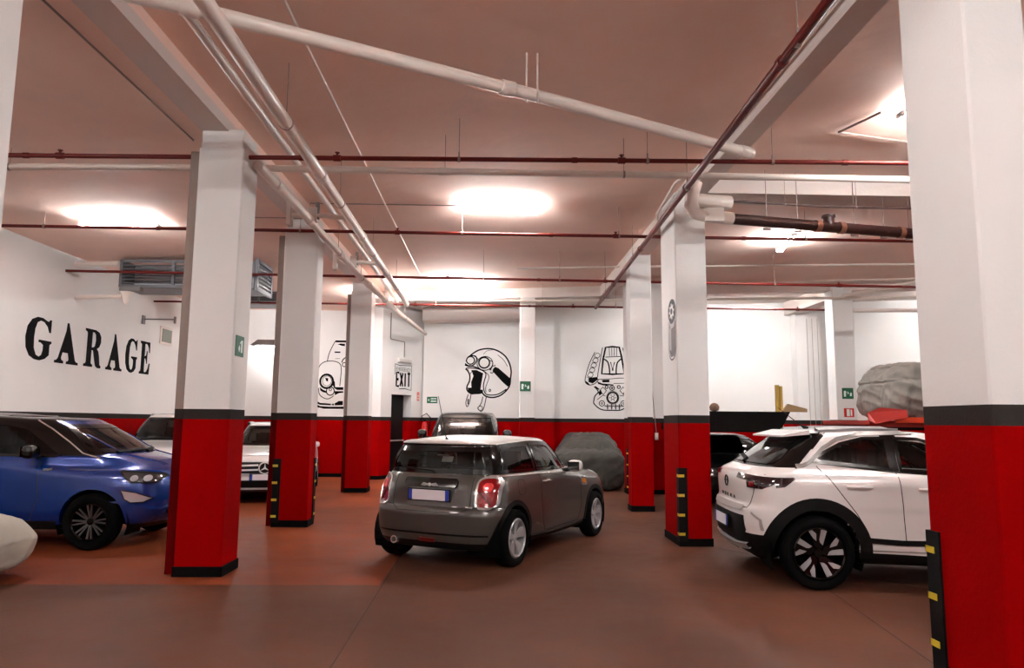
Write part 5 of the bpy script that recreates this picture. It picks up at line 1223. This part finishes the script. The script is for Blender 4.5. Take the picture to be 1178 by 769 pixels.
# white sport utility car between the blue car and the wide column
Ls = gen(-.9, 3.5, .92, 1.08, .98, 2.35, 1.70, -.55, 1.70, .64)
fws = [(-.72, 1.15), (.72, 1.15), (.66, 1.3), (.57, 1.60), (-.57, 1.60), (-.66, 1.3)]
sds = [(-.4, 1.16), (1.8, 1.14), (1.85, 1.18), (1.3, 1.55), (.6, 1.60), (-.25, 1.52)]
c = Car('sport_utility_car', 'white sport utility car facing us, half hidden behind the blue car and the wide column', 'car', (-6.98, 17.39), R(-82), Ls, M_mokw,
        classify=simple_cls(M_mokw), holes_side=(inset(sds, .03),), holes_front=([(0, 1.18), (.65, 1.18), (.53, 1.57), (0, 1.57)],), wheels=(0, 2.70), Rt=.35, arch=.40)
for sd in (-1, 1):
    c.window('S', sds, M_tint, sd); c.mirror(1.8, 1.18, .9, M_mokw, sd, (.15, .22, .16))
    c.strip('roof_rail', 'S', [(-.3, 1.63), (.4, 1.655), (1.2, 1.64)], .03, M_silver, sd, .02, .03)
    c.panel('headlamp', 'F', [(sd*.50, .82), (sd*.62, .76), (sd*.80, .80), (sd*.80, .90), (sd*.66, .92)], M_lampd, 1, .012, .02, step=.03)
c.window('F', fws, M_glass, 1, .05, name='windscreen'); c.panel('grille', 'F', rpoly(-.46, .46, .64, .86, .05), M_clad, 1, .012, .02)
c.plate('F', 0, .52, off=.04); c.wells(.9); c.wheel(1.6, .215, .22, 'five'); c.interior(-.4, 2.1, .68, .4, .7, (.3, 1.1), 1.7, 1.42)
c.strip('wiper', 'F', [(-.5, 1.15), (.1, 1.17)], .02, M_clad, 1, .012, .01)

# tall black car facing us behind the grey hatchback
M_black = mat('black_car_paint', (6, 7, 7), .2, .1, coat=.6)
Lb = gen(-.55, 3.1, .89, 1.14, .98, 2.25, 1.80, -.40, 1.50, .61)
fwb = [(-.74, 1.22), (.74, 1.22), (.70, 1.35), (.60, 1.70), (-.60, 1.70), (-.70, 1.35)]
sdb = [(-.3, 1.2), (1.6, 1.18), (1.65, 1.22), (1.2, 1.62), (.6, 1.68), (-.2, 1.64)]
c = Car('boxy_car', 'tall black boxy car facing us directly behind the grey hatchback', 'car', (-.57, 17.9), R(-91), Lb, M_black,
        classify=simple_cls(M_black), holes_side=(inset(sdb, .03),), holes_front=([(0, 1.25), (.67, 1.25), (.56, 1.67), (0, 1.67)],), wheels=(0, 2.45), Rt=.32, arch=.37)
for sd in (-1, 1):
    c.window('S', sdb, M_tint, sd); c.mirror(1.75, 1.30, .84, M_black, sd, (.16, .2, .2))
    c.panel('headlamp', 'F', rpoly(*sorted((sd*.52, sd*.76)), .72, .92, .06), M_lampc, 1, .012, .02, step=.03)
c.window('F', fwb, M_tint, 1, .05, name='windscreen'); c.panel('grille', 'F', rpoly(-.42, .42, .68, .88, .05), M_clad, 1, .012, .02)
c.plate('F', 0, .5, off=.04); c.wells(.82); c.wheel(1.46, .19, .2, 'five'); c.interior(-.3, 1.9, .62, .4, .7, (.3, 1.0), 1.5, 1.5)
c.strip('wiper', 'F', [(-.5, 1.24), (.1, 1.26)], .02, M_clad, 1, .012, .01)

# low black car parked under the left lift platform
Lu = gen(-.8, 3.35, .88, .92, .78, 2.2, 1.37, -.5, 1.5, .58)
fwu = [(-.68, .98), (.68, .98), (.62, 1.1), (.52, 1.29), (-.52, 1.29), (-.62, 1.1)]
sdu = [(-.4, .99), (1.6, .97), (1.65, 1.0), (1.1, 1.26), (.6, 1.29), (-.2, 1.24)]
M_dkgrey = mat('dark_grey_car_paint', (10, 13, 14), .3, .1, coat=.5)
c = Car('low_car', 'dark grey low car tucked under the black lift platform behind the white crossover', 'car', (5.0, 16.95), R(-90), Lu, M_dkgrey,
        classify=simple_cls(M_dkgrey), holes_side=(inset(sdu, .03),), holes_front=([(0, 1.0), (.6, 1.0), (.48, 1.27), (0, 1.27)],), wheels=(0, 2.60), Rt=.32, arch=.37)
for sd in (-1, 1):
    c.window('S', sdu, M_tint, sd); c.mirror(1.6, 1.0, .86, M_dkgrey, sd); c.panel('headlamp', 'F', [(sd*.5, .64), (sd*.78, .62), (sd*.8, .72), (sd*.6, .74)], M_lampd, 1, .012, .02, step=.03)
c.window('F', fwu, M_tint, 1, .05, name='windscreen'); c.panel('grille', 'F', rpoly(-.4, .4, .46, .64, .05), M_clad, 1, .012, .02)
c.plate('F', 0, .42, off=.04); c.wells(.86); c.wheel(1.54, .21, .21, 'dark'); c.interior(-.4, 1.9, .66, .3, .5, (.3, 1.05), 1.5, 1.16)

# ------------------------------------------------------------------ covered cars
M_cov = mat('grey_car_cover_cloth', (58, 56, 51), .9, bump=.25, bscale=14, var=.12, vscale=4)
M_covw = mat('cream_car_cover_cloth', (186, 180, 166), .8, bump=.2, bscale=14, var=.05)
M_covl = mat('worn_silver_cover_cloth', (128, 122, 114), .8, bump=.3, bscale=10, var=.18, vscale=3)
Lc = gen(-.55, 2.85, .82, .88, .82, 2.1, 1.29, -.15, 1.35, .50, sill=.10, rb=-.4)
covered('car under a dark grey cloth cover beside the wide pier', 'covered car', (2.60, 19.70), R(-98), Lc[1:], M_cov, fold=.09, seed=3)
Lw = gen(-.40, 3.1, .84, .66, .58, 2.0, 1.35, -.1, 1.3, .55, sill=.12)
covered('pale cream covered car poking in at the lower left corner', 'covered car', (-7.68, 7.05), R(0), Lw[1:], M_covw, fold=.035, seed=9)
# ------------------------------------------------------------------ parking lifts
M_lift = mat('lift_black_steel', (4, 4, 4), .6, spec=.1); M_liftr = mat('lift_red_steel', (150, 30, 20), .45, .2); M_lifto = mat('lift_orange_steel', (206, 60, 22), .45)
def lift(label, x0, x1, y0, y1, zb, zt, M, posts, group='parking lifts'):
    t = thing('parking_lift', label, 'parking lift', ((x0+x1)/2, (y0+y1)/2, 0), group=group)
    obj('platform', MB().box(x0, x1, y0+.02, y1, zb+.02, zb+.08), M, t)
    obj('end_plate', MB().add([(x0, y0, zb), (x1-.18, y0, zb), (x1+.02, y0, zt), (x0, y0, zt), (x0, y0+.03, zb), (x1-.18, y0+.03, zb), (x1+.02, y0+.03, zt), (x0, y0+.03, zt)],
        [(3, 2, 1, 0), (4, 5, 6, 7), (0, 1, 5, 4), (1, 2, 6, 5), (2, 3, 7, 6), (3, 0, 4, 7)]), M, t)
    for k, xx in enumerate((x0, x1-.2)): obj('side_rail', MB().box(xx, xx+.03, y0+.03, y1, zb, zb+.16), M, t)
    obj('front_lip', MB().box(x0, x1-.2, y0-.03, y0, zb, zb+.04), M_lift, t)
    for xx, yy in posts: obj('post', MB().box(xx-.06, xx+.06, yy-.06, yy+.06, 0, zb+.02), M_lift, t)
    for yy in sorted({p[1] for p in posts}):
        xs_ = [p[0] for p in posts if p[1] == yy]; obj('cross_member', MB().box(min(xs_)-.05, max(xs_)+.05, yy-.05, yy+.05, zb-.02, zb+.02), M_lift, t)
    return t
lift('black lift platform beyond the painted cylinder column, with scrap timber on top', 3.75, 5.38, 13.0, 16.0, 1.44, 1.80, M_lift, ((3.62, 13.6), (6.15, 13.6), (3.9, 15.85), (6.15, 15.85)))
for (xa, xb, ya, zt_, lb) in ((5.27, 5.33, 13.3, 2.30, 'taller left yellow timber post standing upright on the black lift platform'), (5.35, 5.40, 13.32, 2.28, 'right yellow timber post standing upright beside its twin on the black lift platform')):
    bp_ = obj('timber_board', MB().box(xa, xb, ya, ya+.06, 1.525, zt_), mat('yellow_timber', (176, 140, 60), .7), origin=(xa, ya, 1.525)); tag(bp_, lb, 'timber', 'timber posts on the lift')
wd = obj('timber_wedge', MB().add([(5.32, 13.2, 1.80), (5.80, 13.2, 1.80), (5.80, 13.2, 1.86), (5.45, 13.2, 1.95), (5.32, 13.26, 1.80), (5.80, 13.26, 1.80), (5.80, 13.26, 1.86), (5.45, 13.26, 1.95)],
    [(3, 2, 1, 0), (4, 5, 6, 7), (0, 1, 5, 4), (1, 2, 6, 5), (2, 3, 7, 6), (3, 0, 4, 7)]), mat('tan_timber', (150, 120, 82), .7), origin=(5.45, 13.2, 1.8)); tag(wd, 'tan wooden wedge lying at the right end of the black lift platform', 'timber')
rg = obj('rag_bundle', MB().lathe([(.03, 0), (.08, .02), (.09, .08), (.06, .13), (.02, .15)], (0, 0, 1), (4.03, 13.05, 1.8), 10), mat('brown_rag', (110, 82, 66), .9), smooth=True, origin=(4.03, 13.05, 1.8)); tag(rg, 'small crumpled brown bundle on the left end of the black lift platform', 'rag')
lift('red lift platform carrying the covered vehicle on the right', 7.0, 11.2, 13.3, 15.2, 1.50, 1.66, M_liftr, ((7.3, 13.6), (11.0, 13.6), (7.3, 15.0), (11.0, 15.0)))
obj_t = bpy.data.objects['parking_lift.001']
obj('cross_beam', MB().box(7.45, 9.0, 13.2, 13.28, 1.62, 1.72), M_lifto, obj_t)
obj('ramp_flap', MB().add([(6.92, 13.15, 1.66), (7.62, 13.1, 1.72), (7.66, 13.2, 1.86), (7.2, 13.25, 1.90), (6.96, 13.25, 1.80), (7.05, 13.15, 1.60)], [(0, 5, 1, 2, 3, 4)]).add([(6.92, 13.19, 1.66), (7.62, 13.14, 1.72), (7.66, 13.24, 1.86), (7.2, 13.29, 1.90), (6.96, 13.29, 1.80), (7.05, 13.19, 1.60)], [(0, 5, 1, 2, 3, 4)]), M_liftr, obj_t)
Lv = gen(-.75, 2.9, .82, .74, .70, 2.3, 1.12, -.48, 1.6, .64, sill=.10, rb=-.70)
covered('vehicle under a torn silver grey cover raised on the red lift', 'covered car', (8.3, 14.25), R(0), Lv[1:], M_covl, z0=1.66, fold=.09, seed=21)
# hairline joints sawn in the floor
for i, (a, b) in enumerate((((3.5, 8.9), (2.75, 3.4)), ((-1.1, 13.2), (-1.0, 3.0)), ((2.9, 9.4), (5.4, 5.2)))):
    a, b = Vector((*a, 0)), Vector((*b, 0)); d = (b-a).normalized()*1; n = Vector((-d.y, d.x, 0))*.004
    mb = MB(); mb.frame_box(a-n, b-a, n*2, (0, 0, .0015)); o = struct('trim_%d' % (8+i), mb, mat('joint_dark', (40, 26, 22), .8))
